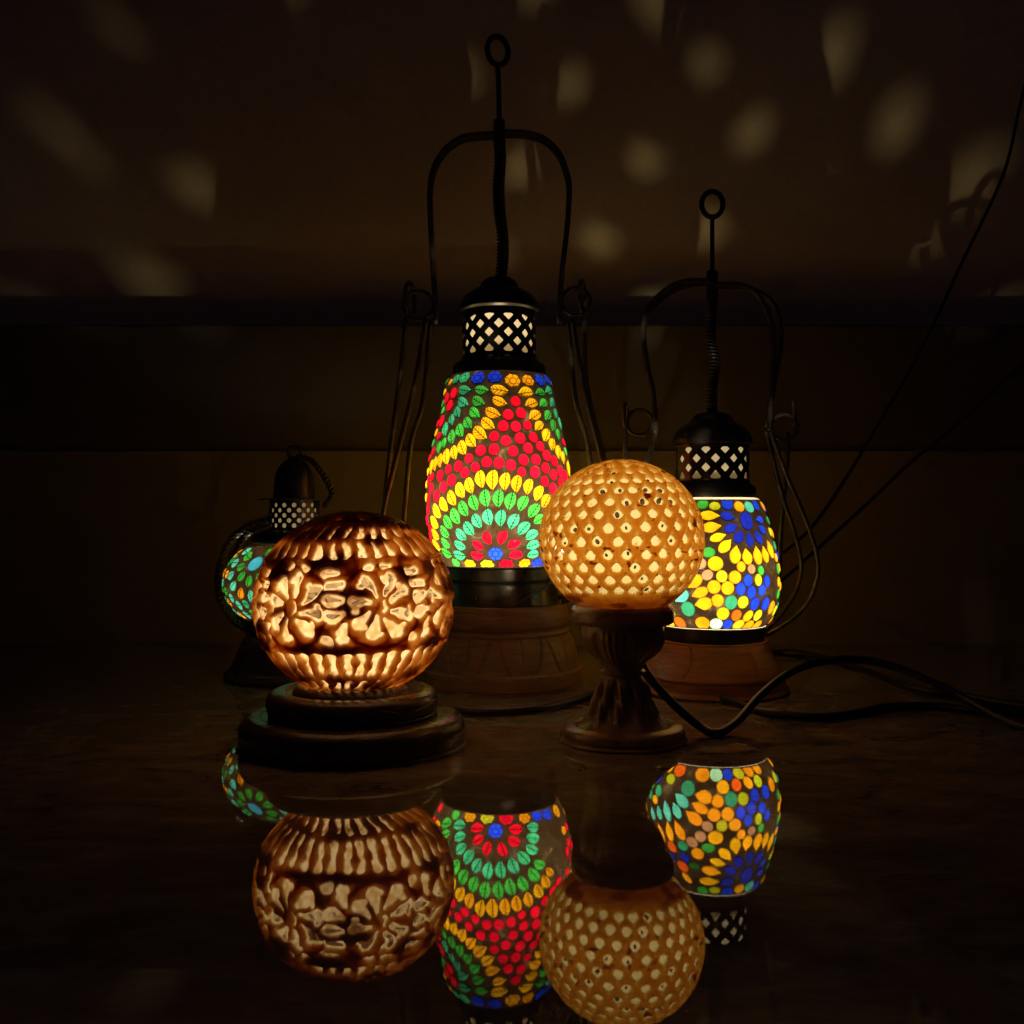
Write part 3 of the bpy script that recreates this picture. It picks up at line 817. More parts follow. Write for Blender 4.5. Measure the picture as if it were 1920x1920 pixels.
def build_large_lantern():
    yc = 1277.0; d = 340.8/(yc-960); s = d/F; xc = 936
    root = thing('mosaic_lantern', 'tallest lantern, bell-shaped leaf mosaic glass in red, yellow and green on a wooden base', 'lantern', ((xc-960)*s, d, 0), 'mosaic glass lanterns')
    Z = lambda y: yc-y
    sil = [(1066, 106), (1055, 111), (1040, 118), (1020, 126), (1000, 131), (975, 135), (950, 137), (920, 136), (880, 132.5), (850, 128), (820, 121), (790, 114), (760, 107), (735, 103), (722, 99), (713, 95), (705, 88)]
    prof = [(r, Z(y)) for y, r in sil]
    ms = Mosaic(xc, yc, d, smooth_profile(prof, 4), Z(1059), Z(706), 3)
    C = lambda cx, cy: (700+.4429*cx, 500+.4427*cy)
    def put(lst, kind, col, L, Wd, ang=0):
        for it in lst:
            cx, cy = it[:2]; a = it[2] if len(it) > 2 else ang
            p = ms.locate(*C(cx, cy))
            if p: ms.add(p[0], p[1], kind, col, L, Wd, a)
    # medallion: flower heart and rings of leaves, tips towards the heart
    c0 = ms.locate(*C(517, 1216))
    ms.add(c0[0], c0[1], 'flower', 'B', 26, 24)
    put([(443, 1222, 5), (447, 1181, 30), (484, 1152, 68), (546, 1150, 112), (592, 1178, 152), (600, 1221, 175)], 'leaf', 'R', 27, 17)
    put([(407, 1112, 55), (441, 1080, 62), (487, 1064, 80), (540, 1068, 96), (592, 1082, 115), (634, 1110, 132), (668, 1138, 150), (673, 1180, 165), (673, 1219, 175), (374, 1137, 42), (369, 1180, 20), (367, 1221, 8)], 'leaf', 'T', 32, 20)
    put([(384, 1028, 62), (427, 1003, 70), (475, 984, 82), (530, 985, 95), (580, 996, 105), (632, 1005, 118), (677, 1036, 130), (700, 1072, 150), (349, 1060, 62), (318, 1085, 52), (304, 1125, 40), (308, 1172, 30), (312, 1212, 18)], 'leaf', 'G', 33, 20)
    put([(505, 906, 92), (455, 903, 80), (409, 930, 72), (370, 950, 62), (334, 983, 58), (299, 1010, 50), (270, 1038, 45), (260, 1085, 30), (264, 1135, 24), (268, 1180, 20), (276, 1210, 20), (558, 912, 96), (607, 922, 100), (656, 934, 106), (698, 962, 118), (728, 995, 122), (745, 1030, 140)], 'leaf', 'Y', 36, 21)
    put([(410, 1261), (640, 1257)], 'flower', 'O', 26, 22); put([(482, 1264)], 'flower', 'L', 27, 22); put([(562, 1264)], 'flower', 'R', 28, 24)
    put([(692, 1256), (735, 1248)], 'flower', 'B', 24, 20); put([(350, 1254)], 'flower', 'G', 22, 20); put([(775, 1240)], 'flower', 'O', 24, 22); put([(805, 1225)], 'flower', 'R', 24, 22)
    # pointed arch of yellow leaves
    put([(537, 524, 10), (537, 573, 25), (508, 621, 25), (487, 668, 40), (453, 708, 42), (415, 740, 52), (378, 770, 62), (343, 790, 70), (310, 808, 75), (283, 824, 80), (262, 838, 84), (246, 852, 86)], 'leaf', 'Y', 34, 21)
    put([(642, 535, 170), (667, 583, 160), (682, 634, 150), (700, 678, 140), (731, 717, 125), (757, 756, 115), (783, 788, 105), (803, 812, 98), (817, 836, 94), (826, 858, 92)], 'leaf', 'Y', 32, 20)
    put([(388, 524, 10), (381, 577, 30), (357, 618, 60), (333, 651, 70), (305, 692, 72), (285, 722, 75), (742, 530, 165), (757, 580, 140), (772, 625, 125), (790, 668, 112)], 'leaf', 'T', 30, 19)
    put([(461, 524, 10), (447, 573, 30), (431, 622, 45), (402, 666, 55), (368, 697, 62), (333, 724, 70), (301, 748, 75), (279, 768, 80), (705, 537, 170), (719, 582, 150), (738, 634, 135), (761, 676, 122), (782, 714, 112), (799, 748, 102)], 'leaf', 'G', 30, 19)
    put([(385, 471), (350, 478)], 'flower', 'T', 25, 23); put([(443, 472), (514, 468), (706, 482), (740, 483)], 'flower', 'B', 29, 26); put([(590, 484), (655, 484)], 'flower', 'O', 30, 27)
    put([(762, 500)], 'flower', 'O', 24, 22); put([(327, 492)], 'flower', 'O', 22, 20)
    put([(341, 538), (324, 590), (312, 560), (305, 620), (300, 590), (770, 555), (780, 600), (290, 655), (790, 640)], 'dot', 'R', 20, 23)
    put([(602, 572), (571, 628), (625, 622), (550, 676), (603, 678), (652, 673), (512, 719), (561, 738), (621, 728), (677, 724), (455, 779), (511, 775), (592, 782), (655, 770), (706, 762), (405, 813), (480, 828), (532, 831), (583, 841), (636, 819), (688, 818), (733, 801), (765, 824), (360, 846), (432, 850), (628, 869), (684, 871), (728, 853), (762, 882), (388, 873), (318, 859), (283, 886), (250, 890), (332, 905), (297, 933), (268, 971), (246, 940), (234, 985), (725, 909), (790, 866), (760, 940), (793, 915), (812, 885), (233, 1030), (229, 1075), (232, 1120), (812, 940), (785, 970), (820, 985), (240, 1165), (235, 912)], 'dot', 'R', 19, 21)
    ms.thin(); ms.fill(['R', 'R', 'Y', 'G'], 17, 1.1)
    ms.build(root)
    zb = ms.z0; rb = ms.r(zb)
    link('light_stop_plate', mesh(*lathe([(0, zb-4), (rb-1.5, zb-4), (rb-1.5, zb+.5), (0, zb+.5)], 64, s)), M['metal'], root)  # unseen disc added to block bulb light leaking below the glass
    link('glass_rim', mesh(*lathe(front(yc, [(103, Z(1064.5)), (107, Z(1064.5)), (105.5, Z(1069)), (102, Z(1069))]), 96, s)), M['cream'], root)
    # metal collar under the glass
    col = smooth_profile(front(yc, [(90, Z(1068)), (105, Z(1068)), (107, Z(1070)), (107, Z(1070)), (108, Z(1092)), (108, Z(1092)), (104, Z(1094)), (104, Z(1094)), (106, Z(1097)), (106, Z(1097)), (109, Z(1122)), (112, Z(1136)), (112, Z(1136)), (108, Z(1140)), (60, Z(1141))]), 5)
    cm = link('metal_collar', mesh(*lathe(col, 128, s, cap=False)), M['metal_green'], root)
    link('screw', mesh(*lathe([(0, 0), (8, 0), (8, 2), (6, 4.5), (3, 5.5), (0, 6)], 20, s)), M['metal_green'], cm)
    sc_ = cm.children[0]; sc_.rotation_euler = (PI/2, 0, math.radians(-22)); sc_.location = (-41*s, -99*s, Z(1116)*s)
    pts = []
    for (x, y) in ((1040, 1076), (1022, 1093), (985, 1114), (945, 1136), (905, 1146), (868, 1144), (842, 1136)):
        dx = x-936; pts.append((dx, -math.sqrt(max(116**2-dx*dx, 200))-3, Z(y)))
    link('bail_wire', mesh(*tube(pts, 2.0, s=s)), M['wire'], root)
    def scallop(a, z, r):
        if not (28 < z < 94): return 0
        h = (z-28)/66.0
        t = ((a*9/(2*PI)+.33) % 1-.5)*2
        arc = abs(t)-(.32+.55*math.sqrt(max(h, 0)))
        g = -4.2*math.exp(-(arc/.045)**2)
        g += -3.4*math.exp(-((t)/.035)**2)*(h > .35)
        return g
    up = smooth_profile(front(yc, [(60, Z(1139)), (118, Z(1140)), (126, Z(1146)), (130, Z(1160)), (131, Z(1178)), (127, Z(1184)), (127, Z(1184)), (124, Z(1187)), (124, Z(1187)), (129, Z(1190)), (131, Z(1196)), (129, Z(1200)), (129, Z(1200)), (138, Z(1215)), (145, Z(1240)), (149, Z(1266)), (150, Z(1270)), (150, Z(1270)), (155, Z(1273)), (155, Z(1273)), (156, Z(1298)), (153, Z(1304)), (152, Z(1320)), (0, Z(1280))]), 6)
    link('wooden_base', mesh(*lathe(up[::-1], 400, s, scallop)), M['wood'], root)
    # chimney
    band = front(yc, [(84, Z(698)), (86, Z(697)), (87, Z(694)), (87, Z(676)), (84, Z(672)), (74, Z(668)), (72, Z(664)), (60, Z(664))])
    link('neck_band', mesh(*lathe(band, 96, s, cap=False)), M['metal'], root)
    r = 69.0
    def holes(U, Zz):
        n = 12; best = np.full(U.shape, 9.0)
        for row in range(5):
            zc = front(yc, [(r, Z(588.5+16.2*row))])[0][1]
            k = ((U/(2*PI)*n+.5*(row % 2)) % 1-.5)*(2*PI*r/n)
            a, b = np.abs(k), np.abs(Zz-zc)
            if row == 0: e = (a/9.5+b/9.5-1)*7; e = np.where(Zz > zc+3.5, 4, e)
            elif row == 4: e = (a/9.5+b/10-1)*7; e = np.where(Zz < zc-3.5, 4, e)
            else: e = (a/8.8+b/8.8-1)*7
            best = np.minimum(best, e)
        return best
    link('pierced_chimney', pierced_metal(r, Z(680), Z(586), s, holes), M['metal'], root)
    link('inner_glass', mesh(*lathe(front(yc, [(80, Z(697)), (66, Z(668)), (64, Z(640)), (62, Z(592)), (50, Z(584))]), 64, s, cap=False)), M['cream'], root)
    cap = smooth_profile([(66, Z(583)), (74, Z(582)), (76, Z(580)), (75, Z(576)), (73, Z(570)), (66, Z(558)), (52, Z(547)), (38, Z(541)), (36, Z(540)), (36, Z(540)), (34, Z(532)), (26, Z(524)), (14, Z(520)), (4, Z(519))], 6)
    link('cap', mesh(*lathe(cap, 96, s)), M['metal'], root)
    g = dict(stem_r=5.0, sleeve=(Z(225), Z(268), 11), ring=(-3, Z(95), 19, 27, 5.2, .18), arm_r=5.0, wire_r=4.9,
             coil=[(0, 0, Z(262)), (2, 0, Z(300)), (-1, 0, Z(350)), (1, 0, Z(400)), (6, 0, Z(440)), (7, 0, Z(480)), (3, 0, Z(522))], coil_r=9.5, coil_w=2.3, pitch=6.6)
    def armL(y): return [(-2, y, Z(254)), (-40, y*1.0, Z(256)), (-72, y, Z(262)), (-102, y, Z(284)), (-122, y, Z(318)), (-129, y, Z(355)), (-129, y, Z(400)), (-125, y, Z(480)), (-119, y, Z(585)), (-122, y, Z(605))]
    def armR(y): return [(2, y, Z(251)), (45, y, Z(252)), (84, y, Z(263)), (112, y, Z(290)), (126, y, Z(325)), (131, y, Z(355)), (128, y, Z(420)), (119, y, Z(500)), (112, y, Z(585)), (114, y, Z(605))]
    g['arms'] = [armL(-9), armL(9), armR(-9), armR(9)]
    def wire(sg, pts, y0, y1):
        return [(sg*p[0], y0+(y1-y0)*min(1, i/4), Z(p[1])) for i, p in enumerate(pts)]
    A = [(175, 595), (189, 720), (206, 845), (217, 940), (221, 1000), (212, 1050), (180, 1095), (120, 1126)]
    B = [(136, 600), (156, 720), (189, 857), (209, 940), (214, 1000), (204, 1055), (170, 1100), (116, 1126)]
    Cc = [(131, 600), (144, 745), (169, 832), (182, 965), (186, 1010), (176, 1060), (150, 1100), (112, 1126)]
    g['wires'] = [wire(-1, A, 4, 30), wire(-1, B, -14, -40), wire(-1, Cc, 14, 50), wire(1, [(p[0]-26*max(0, 1-abs(p[1]-700)/260.), p[1]) for p in A], 4, 30), wire(1, B, -14, -40), wire(1, Cc, 14, 50)]
    g['loops'] = [((-151, -4, Z(573)), 28, 27, 3.4, 'xz'), ((-168, 6, Z(560)), 26, 31, 4.2, 'yz'),
                  ((144, -4, Z(566)), 27, 26, 3.4, 'xz'), ((156, 6, Z(557)), 26, 31, 4.2, 'yz')]
    lantern_frame(root, s, g)
    bulb(root, 'lantern_bulb', 0, 0, Z(968)*s, PW['large'], (1.0, .86, .62), .01)
    bulb(root, 'chimney_fill', 0, 0, Z(628)*s, PW['large']*.022, WARM, .01)  # added light inside the chimney, brightens its holes
    link('bulb_socket', mesh(*lathe(front(yc, [(0, Z(790)), (14, Z(788)), (24, Z(770)), (24, Z(700)), (0, Z(698))]), 32, s)), M['porcelain'], root)
    return root

def build_medium_lantern():
    yc = 1292.0; d = 340.8/(yc-960); s = d/F; xc = 1335.5
    root = thing('mosaic_lantern', 'shorter lantern with egg-shaped glass of round yellow and blue chips, right of the pierced globe', 'lantern', ((xc-960)*s, d, 0), 'mosaic glass lanterns')
    Z = lambda y: yc-y
    sil = [(1180, 86), (1174, 93), (1162, 104), (1145, 113), (1125, 119), (1100, 122.5), (1075, 122), (1045, 118), (1010, 111), (980, 103), (955, 95), (943, 90), (934, 83)]
    prof = smooth_profile([(r, Z(y)) for y, r in sil], 4)
    ms = Mosaic(xc, yc, d, prof, Z(1169), Z(938), 8)
    def put(lst, mirrored=False):
        for kind, col, cx, cy, L, Wd, ang in lst:
            if mirrored:
                p = ms.locate(1190+.15625*cx, 1400+.15625*cy, True); k = .15625; ang = -ang
            else:
                p = ms.locate(1140+.3228*cx, 720+.3229*cy); k = .3228
            if p: ms.add(p[0], p[1], kind, col, L*k/max(.55, 1.0), Wd*k, ang)
    D, T_ = 'dot', 'drop'
    put([(D, 'N', 805, 795, 95, 78, 90), (T_, 'N', 697, 769, 78, 50, 15), (T_, 'N', 716, 836, 78, 50, -20), (T_, 'N', 762, 886, 76, 50, -52), (T_, 'N', 822, 902, 76, 48, -85), (T_, 'N', 872, 888, 76, 50, -115), (T_, 'B', 892, 845, 70, 48, -150), (T_, 'B', 880, 790, 66, 44, 175),
         (T_, 'Y', 590, 765, 110, 52, 2), (T_, 'Y', 602, 832, 100, 56, -8), (T_, 'Y', 640, 890, 105, 56, -18), (T_, 'Y', 682, 940, 100, 62, -45), (T_, 'Y', 740, 990, 96, 62, -78), (T_, 'Y', 808, 1002, 86, 60, -98), (T_, 'Y', 868, 995, 98, 62, -95), (T_, 'Y', 912, 990, 98, 60, -100), (T_, 'Y', 942, 960, 96, 60, -110),
         (T_, 'Y', 925, 855, 86, 55, -140), (T_, 'Y', 905, 780, 86, 55, -170),
         (D, 'G', 550, 698, 58, 56, 0), (D, 'L', 620, 710, 70, 56, 0), (D, 'B', 693, 699, 62, 60, 0), (D, 'O', 762, 713, 62, 60, 0), (D, 'A', 820, 716, 62, 60, 0), (D, 'B', 858, 705, 50, 60, 0), (D, 'V', 876, 712, 50, 60, 0)])
    put([(D, 'Y', 420, 230, 130, 120, 60), (D, 'V', 545, 280, 140, 140, 0), (D, 'B', 295, 340, 150, 130, 90), (D, 'L', 435, 388, 125, 110, 0), (D, 'L', 205, 545, 130, 110, 90), (D, 'L', 158, 470, 130, 110, 90),
         (D, 'O', 815, 335, 150, 140, 0), (D, 'M', 977, 337, 155, 150, 0), (D, 'B', 1115, 332, 115, 120, 0), (D, 'L', 1245, 318, 130, 110, 30), (D, 'O', 1360, 285, 140, 115, 50), (D, 'O', 1462, 262, 130, 110, 40), (D, 'O', 1555, 345, 150, 130, 80), (D, 'O', 1640, 455, 150, 130, 80),
         (T_, 'O', 860, 468, 240, 150, 180), (D, 'Y', 1060, 487, 160, 165, 0), (D, 'V', 1220, 458, 145, 165, 0), (D, 'O', 1360, 432, 150, 115, 55), (D, 'L', 1477, 415, 125, 110, 70),
         (D, 'T', 640, 502, 150, 160, 0), (T_, 'A', 562, 642, 200, 130, 215), (T_, 'O', 825, 602, 190, 140, 190), (D, 'O', 995, 656, 155, 160, 0), (D, 'T', 1157, 632, 142, 165, 0), (D, 'L', 1300, 625, 130, 140, 0), (D, 'B', 1440, 582, 145, 120, 80), (D, 'B', 1568, 545, 140, 120, 85),
         (T_, 'A', 222, 800, 140, 110, -100), (T_, 'A', 298, 790, 160, 100, -105), (T_, 'A', 388, 770, 225, 105, -105), (T_, 'A', 502, 765, 190, 115, -118), (T_, 'O', 780, 732, 235, 140, 205), (D, 'O', 952, 820, 152, 155, 0), (D, 'O', 1117, 812, 146, 155, 0), (D, 'B', 1272, 792, 140, 110, 90), (D, 'B', 1400, 738, 135, 110, 90), (D, 'B', 1525, 732, 125, 110, 90),
         (T_, 'O', 708, 852, 220, 140, 215), (D, 'K', 872, 955, 135, 120, 30), (D, 'L', 1046, 950, 148, 158, 0), (D, 'O', 1202, 937, 148, 150, 0), (D, 'B', 1360, 885, 135, 110, 90), (D, 'L', 1482, 868, 145, 110, 90), (D, 'B', 1585, 820, 145, 110, 90),
         (T_, 'O', 655, 965, 230, 125, 235), (T_, 'O', 537, 1005, 225, 120, 245), (T_, 'O', 418, 1015, 230, 110, 262), (T_, 'O', 320, 1035, 220, 110, 255),
         (D, 'K', 790, 1075, 125, 120, 0), (D, 'K', 690, 1145, 145, 125, 20), (D, 'Y', 970, 1092, 160, 152, 0), (D, 'O', 1125, 1082, 140, 145, 0), (D, 'O', 1277, 1052, 135, 150, 0), (D, 'K', 1400, 1010, 130, 120, 90), (D, 'G', 1512, 968, 130, 110, 90),
         (D, 'V', 450, 1198, 155, 130, 60), (D, 'T', 580, 1188, 130, 120, 0), (D, 'G', 885, 1212, 145, 110, 0), (D, 'O', 757, 1282, 145, 140, 0),
         (D, 'N', 600, 1320, 135, 110, 50), (D, 'V', 580, 1432, 145, 120, 40), (D, 'D', 715, 1425, 125, 90, 0), (D, 'O', 630, 1570, 150, 90, 50), (D, 'N', 350, 1190, 130, 100, 90), (D, 'N', 460, 1320, 130, 100, 90),
         (D, 'D', 790, 1700, 125, 90, 0), (D, 'O', 560, 1480, 120, 100, 60)], True)
    ms.thin(.9); ms.fill(['Y', 'O', 'B', 'G', 'L', 'T'], 19, 1.1)
    ms.build(root)
    zb = ms.z0; rb = ms.r(zb)
    link('light_stop_plate', mesh(*lathe([(0, zb-4), (rb-1.5, zb-4), (rb-1.5, zb+.5), (0, zb+.5)], 64, s)), M['metal'], root)  # hidden disc added so no bulb light escapes under the glass
    link('glass_rim', mesh(*lathe([(rb, zb+.3), (rb+.2, zb-2), (rb-3, zb-4.5), (rb-8, zb-5)], 96, s, cap=False)), M['cream'], root)
    link('upper_rim', mesh(*lathe(front(yc, [(88.5, Z(938.3)), (85, Z(934)), (80, Z(932))]), 96, s, cap=False)), M['cream'], root)
    col = smooth_profile(front(yc, [(80, Z(1181)), (92, Z(1181)), (95, Z(1184)), (95, Z(1184)), (96, Z(1205)), (93, Z(1210)), (93, Z(1210)), (60, Z(1211))]), 5)
    link('metal_collar', mesh(*lathe(col, 96, s, cap=False)), M['metal'], root)
    def carve(a, z, r):
        t = ((a*6/(2*PI)+.62) % 1-.5)*2; h = (z-24)/72
        return -3.4*math.exp(-((t-.25*math.sin(h*3))/.028)**2)*(1 if .15 < h < .9 else 0)
    up = smooth_profile(front(yc, [(60, Z(1209)), (98, Z(1210)), (103, Z(1216)), (112, Z(1240)), (124, Z(1263)), (133, Z(1280)), (134, Z(1285)), (134, Z(1285)), (130, Z(1287)), (130, Z(1287)), (133, Z(1289)), (134, Z(1304)), (131, Z(1325)), (0, Z(1300))]), 7)
    link('wooden_base', mesh(*lathe(up[::-1], 400, s, carve)), M['wood_red'], root)
    band = front(yc, [(80, Z(933)), (80, Z(932)), (80, Z(914)), (77, Z(910)), (70, Z(906)), (68, Z(900)), (58, Z(900))])
    link('neck_band', mesh(*lathe(band, 96, s, cap=False)), M['metal'], root)
    r = 68.0
    def holes(U, Zz):
        n = 12; best = np.full(U.shape, 9.0)
        for row in range(4):
            zc = front(yc, [(r, Z(841+17.4*row))])[0][1] 
            k = ((U/(2*PI)*n+.5*(row % 2)+.2) % 1-.5)*(2*PI*r/n)
            a, b = np.abs(k), np.abs(Zz-zc)
            e = (a/(8.3 if row else 9)+b/8.6-1)*7
            if row == 3: e = (a/10+b/12-1)*7; e = np.where(Zz < zc-3, 4, e)
            if row == 0: e = np.where(Zz > zc+4, 4, e)
            best = np.minimum(best, e)
        return best
    link('pierced_chimney', pierced_metal(r, Z(906), Z(832), s, holes), M['metal'], root)
    link('inner_glass', mesh(*lathe(front(yc, [(76, Z(932)), (64, Z(902)), (62, Z(870)), (61, Z(838)), (54, Z(828))]), 64, s, cap=False)), M['cream'], root)
    cap = smooth_profile([(64, Z(835)), (73, Z(834)), (74, Z(831)), (73, Z(822)), (66, Z(808)), (52, Z(797)), (42, Z(792)), (42, Z(792)), (38, Z(786)), (30, Z(777)), (16, Z(773)), (4, Z(772))], 6)
    link('cap', mesh(*lathe(cap, 96, s)), M['metal'], root)
    g = dict(stem_r=4.2, sleeve=(Z(508), Z(560), 11), ring=(0, Z(383), 20, 24, 5.0, 0), arm_r=5.2, wire_r=4.1,
             coil=[(0, 0, Z(555)), (-2, 0, Z(600)), (-3, 0, Z(640)), (5, 0, Z(680)), (1, 0, Z(720)), (-1, 0, Z(750)), (0, 0, Z(776))], coil_r=8.5, coil_w=2.3, pitch=6.6)
    fr = lambda pts, y: [(x-xc, y, Z(yy)) for x, yy in pts]
    aL = [(1333, 531), (1300, 528), (1265, 535), (1238, 553), (1216, 577), (1207, 605), (1206, 640), (1213, 690), (1222, 730), (1228, 790), (1228, 812)]
    aL2 = [(1333, 529), (1296, 532), (1266, 542), (1240, 560), (1218, 585), (1209, 612), (1209, 645), (1216, 692), (1225, 730), (1230, 790), (1226, 812)]
    aR = [(1338, 536), (1385, 537), (1410, 548), (1430, 575), (1443, 612), (1447, 655), (1445, 700), (1441, 780), (1440, 808)]
    aR2 = [(1338, 535), (1400, 538), (1435, 550), (1458, 575), (1467, 612), (1466, 650), (1458, 700), (1447, 760), (1441, 800)]
    g['arms'] = [fr(aL, -9), fr(aL2, 10), fr(aR, -12), fr(aR2, 12)]
    w1 = [(1439, 808), (1452, 860), (1470, 930), (1490, 990), (1503, 1040), (1504, 1080), (1492, 1115), (1465, 1155), (1430, 1190)]
    w2 = [(1441, 808), (1466, 880), (1492, 940), (1512, 990), (1527, 1040), (1528, 1080), (1512, 1125), (1480, 1160), (1432, 1190)]
    w3 = [(1484, 808), (1482, 860), (1476, 930), (1470, 1000), (1468, 1060), (1460, 1120), (1432, 1180)]
    w4 = [(1523, 1075), (1518, 1060), (1512, 1080), (1510, 1105)]
    mir = lambda w: [(2*1335.5-x, y) for x, y in w]
    g['wires'] = [fr(w1, 10), fr(w2, -16), fr(w3, 22), fr(mir(w1), 10), fr(mir(w2), -10), fr([(1176, 800), (1174, 860), (1180, 930), (1190, 1000), (1205, 1090), (1240, 1180)], 22)]
    lp = lambda x, y, rx, rz, rad, pl, yy: ((x-xc, yy, Z(y)), rx, rz, rad, pl)
    g['loops'] = [lp(1199, 793, 24, 24, 3.6, 'xz', -4), lp(1174, 780, 24, 25, 3.6, 'yz', 6), lp(1470, 801, 25, 24, 3.6, 'xz', -4), lp(1490, 778, 24, 26, 3.6, 'yz', 6)]
    lantern_frame(root, s, g)
    bulb(root, 'lantern_bulb', 0, 0, Z(1088)*s, PW['medium'], (1.0, .86, .62), .01)
    bulb(root, 'chimney_fill', 0, 0, Z(868)*s, PW['medium']*.016, WARM, .01)  # extra light added in the chimney to make the holes glow
    link('bulb_socket', mesh(*lathe(front(yc, [(0, Z(985)), (14, Z(983)), (22, Z(970)), (22, Z(935)), (0, Z(933))]), 32, s)), M['porcelain'], root)
    return root

def build_small_lantern():
    yc = 1269.0; d = 340.8/(yc-960); s = d/F; xc = 552
    root = thing('mosaic_lantern', 'small squat lantern with green leaf mosaic glass, partly behind the carved globe lamp', 'lantern', ((xc-960)*s, d, 0), 'mosaic glass lanterns')
    Z = lambda y: yc-y
    zc = Z(1092)
    prof = []
    for k in range(25):
        t = -math.radians(56)+math.radians(112)*k/24
        prof.append((129*math.cos(t), zc+91*math.sin(t)))
    ms = Mosaic(xc, yc, d, prof, Z(1156), Z(1024), 4)
    C = lambda cx, cy: (400+.3385*cx, 820+.3385*cy)
    c0 = ms.locate(*C(232, 700))
    for k in range(5):
        p0 = c0[0]+k*PI/3.2
        if p0 > 1.5: break
        zz = c0[1]
        ms.add(p0, zz, 'dot', 'C', 30, 24, -30)
        for q in range(10):
            a = 2*PI*q/10+.2; rr = 29
            ms.add(p0+rr*1.05*math.cos(a)/ms.r(zz), zz+rr*math.sin(a), 'leaf', 'G', 24, 15, math.degrees(a)+180 if False else 180-math.degrees(a))
        for q in range(16):
            a = 2*PI*q/16; rr = 56
            if math.sin(a) > .6: continue
            ms.add(p0+rr*math.cos(a)/ms.r(zz), zz+rr*math.sin(a), 'leaf', 'A' if q != 11 else 'O', 24, 16, 180-math.degrees(a))
    ms.thin(1.0); ms.fill(['A', 'G', 'T', 'G', 'A', 'O'], 17, 0, 'leaf', 2500)
    ms.chips = [c for c in ms.chips if abs(c[0]) < 1.5]
    ms.build(root)
    link('upper_rim', mesh(*lathe(front(yc, [(76, Z(1020)), (73, Z(1016)), (68, Z(1015))]), 72, s, cap=False)), M['cream'], root)
    sh = smooth_profile([(74, Z(1019)), (78, Z(1017)), (80, Z(1012)), (78, Z(1005)), (66, Z(997)), (52, Z(993)), (50, Z(990))], 5)
    link('shoulder', mesh(*lathe(sh, 96, s, cap=False)), M['metal'], root)
    r = 47.0
    def holes(U, Zz):
        n = 16; best = np.full(U.shape, 9.0)
        for row in range(5):
            zc_ = front(yc, [(r, Z(947+9.6*row))])[0][1]
            k = ((U/(2*PI)*n+.5*(row % 2)) % 1-.5)*(2*PI*r/n)
            best = np.minimum(best, np.hypot(k, Zz-zc_)-4.2)
        return best
    link('pierced_chimney', pierced_metal(r, Z(993), Z(935), s, holes, 1.5), M['metal'], root)
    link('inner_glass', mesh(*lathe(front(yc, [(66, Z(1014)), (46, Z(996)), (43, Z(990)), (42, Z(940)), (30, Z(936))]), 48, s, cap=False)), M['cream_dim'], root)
    link('brim', mesh(*lathe(front(yc, [(40, Z(937)), (66, Z(937)), (68, Z(935.5)), (66, Z(934)), (40, Z(934))]), 96, s)), M['chain'], root)
    cap = smooth_profile([(40, Z(936)), (39, Z(930)), (37, Z(905)), (33, Z(885)), (24, Z(869)), (14, Z(863)), (13, Z(863)), (13, Z(863)), (10, Z(858)), (4, Z(856))], 6)
    link('cap', mesh(*lathe(cap, 64, s)), M['metal'], root)
    link('ring', mesh(*ring((0, 0, Z(848)), 12, 12, 3.0, s)), M['metal'], root)
    # twisted wire bands hugging the glass
    def rope(pts, rad, pitch, strand):
        P = np.array(smooth_profile([np.array(p, float) for p in pts], 30)); m = len(P)
        L = np.concatenate([[0], np.cumsum(np.linalg.norm(np.diff(P, axis=0), axis=1))]); out = []
        for ph0 in (0, PI):
            q = []
            for i in range(m):
                a = 2*PI*L[i]/pitch+ph0; t = P[min(i+1, m-1)]-P[max(i-1, 0)]; t = t/np.linalg.norm(t)
                n_ = np.cross(t, (0, 1, 0)); n_ /= np.linalg.norm(n_); b_ = np.cross(t, n_)
                q.append(P[i]+rad*(math.cos(a)*n_+math.sin(a)*b_))
            out.append(tube(q, strand, 7, s=s, spline=False))
        return join_parts(out)
    for sg in (-1, 1):
        pts = [(sg*49, -6, Z(974)), (sg*84, -6, Z(986)), (sg*112, -6, Z(1007)), (sg*131, -6, Z(1040)), (sg*141, -6, Z(1082)), (sg*136, -6, Z(1125)), (sg*112, -6, Z(1162)), (sg*78, -6, Z(1185))]
        link('twisted_band', mesh(*rope(pts, 3.2, 22, 4.6)), M['chain'], root)
        pts2 = [(p[0]*.93, 34, p[2]-3) for p in pts]
        link('twisted_band', mesh(*rope(pts2, 2.6, 22, 3.8)), M['chain'], root)
    link('twisted_cord', mesh(*rope([(6, -4, Z(857)), (30, -8, Z(862)), (52, -12, Z(885)), (68, -14, Z(912)), (72, -14, Z(930)), (58, -16, Z(950))], 2.6, 16, 3.6)), M['metal'], root)
    zb = ms.z0; rb = ms.r(zb)
    link('metal_collar', mesh(*lathe([(0, zb+1), (rb-1, zb+1), (rb+1.5, zb+2), (rb+3, zb-3), (rb+1, zb-9), (60, zb-12), (0, zb-12)], 96, s)), M['metal'], root)  # closed disc added to stop bulb light leaking onto the table
    base = smooth_profile(front(yc, [(60, Z(1164)), (82, Z(1165)), (86, Z(1170)), (80, Z(1185)), (78, Z(1196)), (86, Z(1201)), (86, Z(1201)), (96, Z(1215)), (108, Z(1245)), (116, Z(1268)), (120, Z(1270)), (120, Z(1270)), (121, Z(1290)), (0, Z(1275))]), 6)
    link('wooden_base', mesh(*lathe(base[::-1], 160, s)), M['dark_wood'], root)
    bulb(root, 'lantern_bulb', 0, 0, Z(1090)*s, PW['small'], (1.0, .86, .62), .01)
    bulb(root, 'chimney_fill', 0, 0, Z(962)*s, PW['small']*.007, WARM, .008)  # weak light added behind the chimney holes
    return root

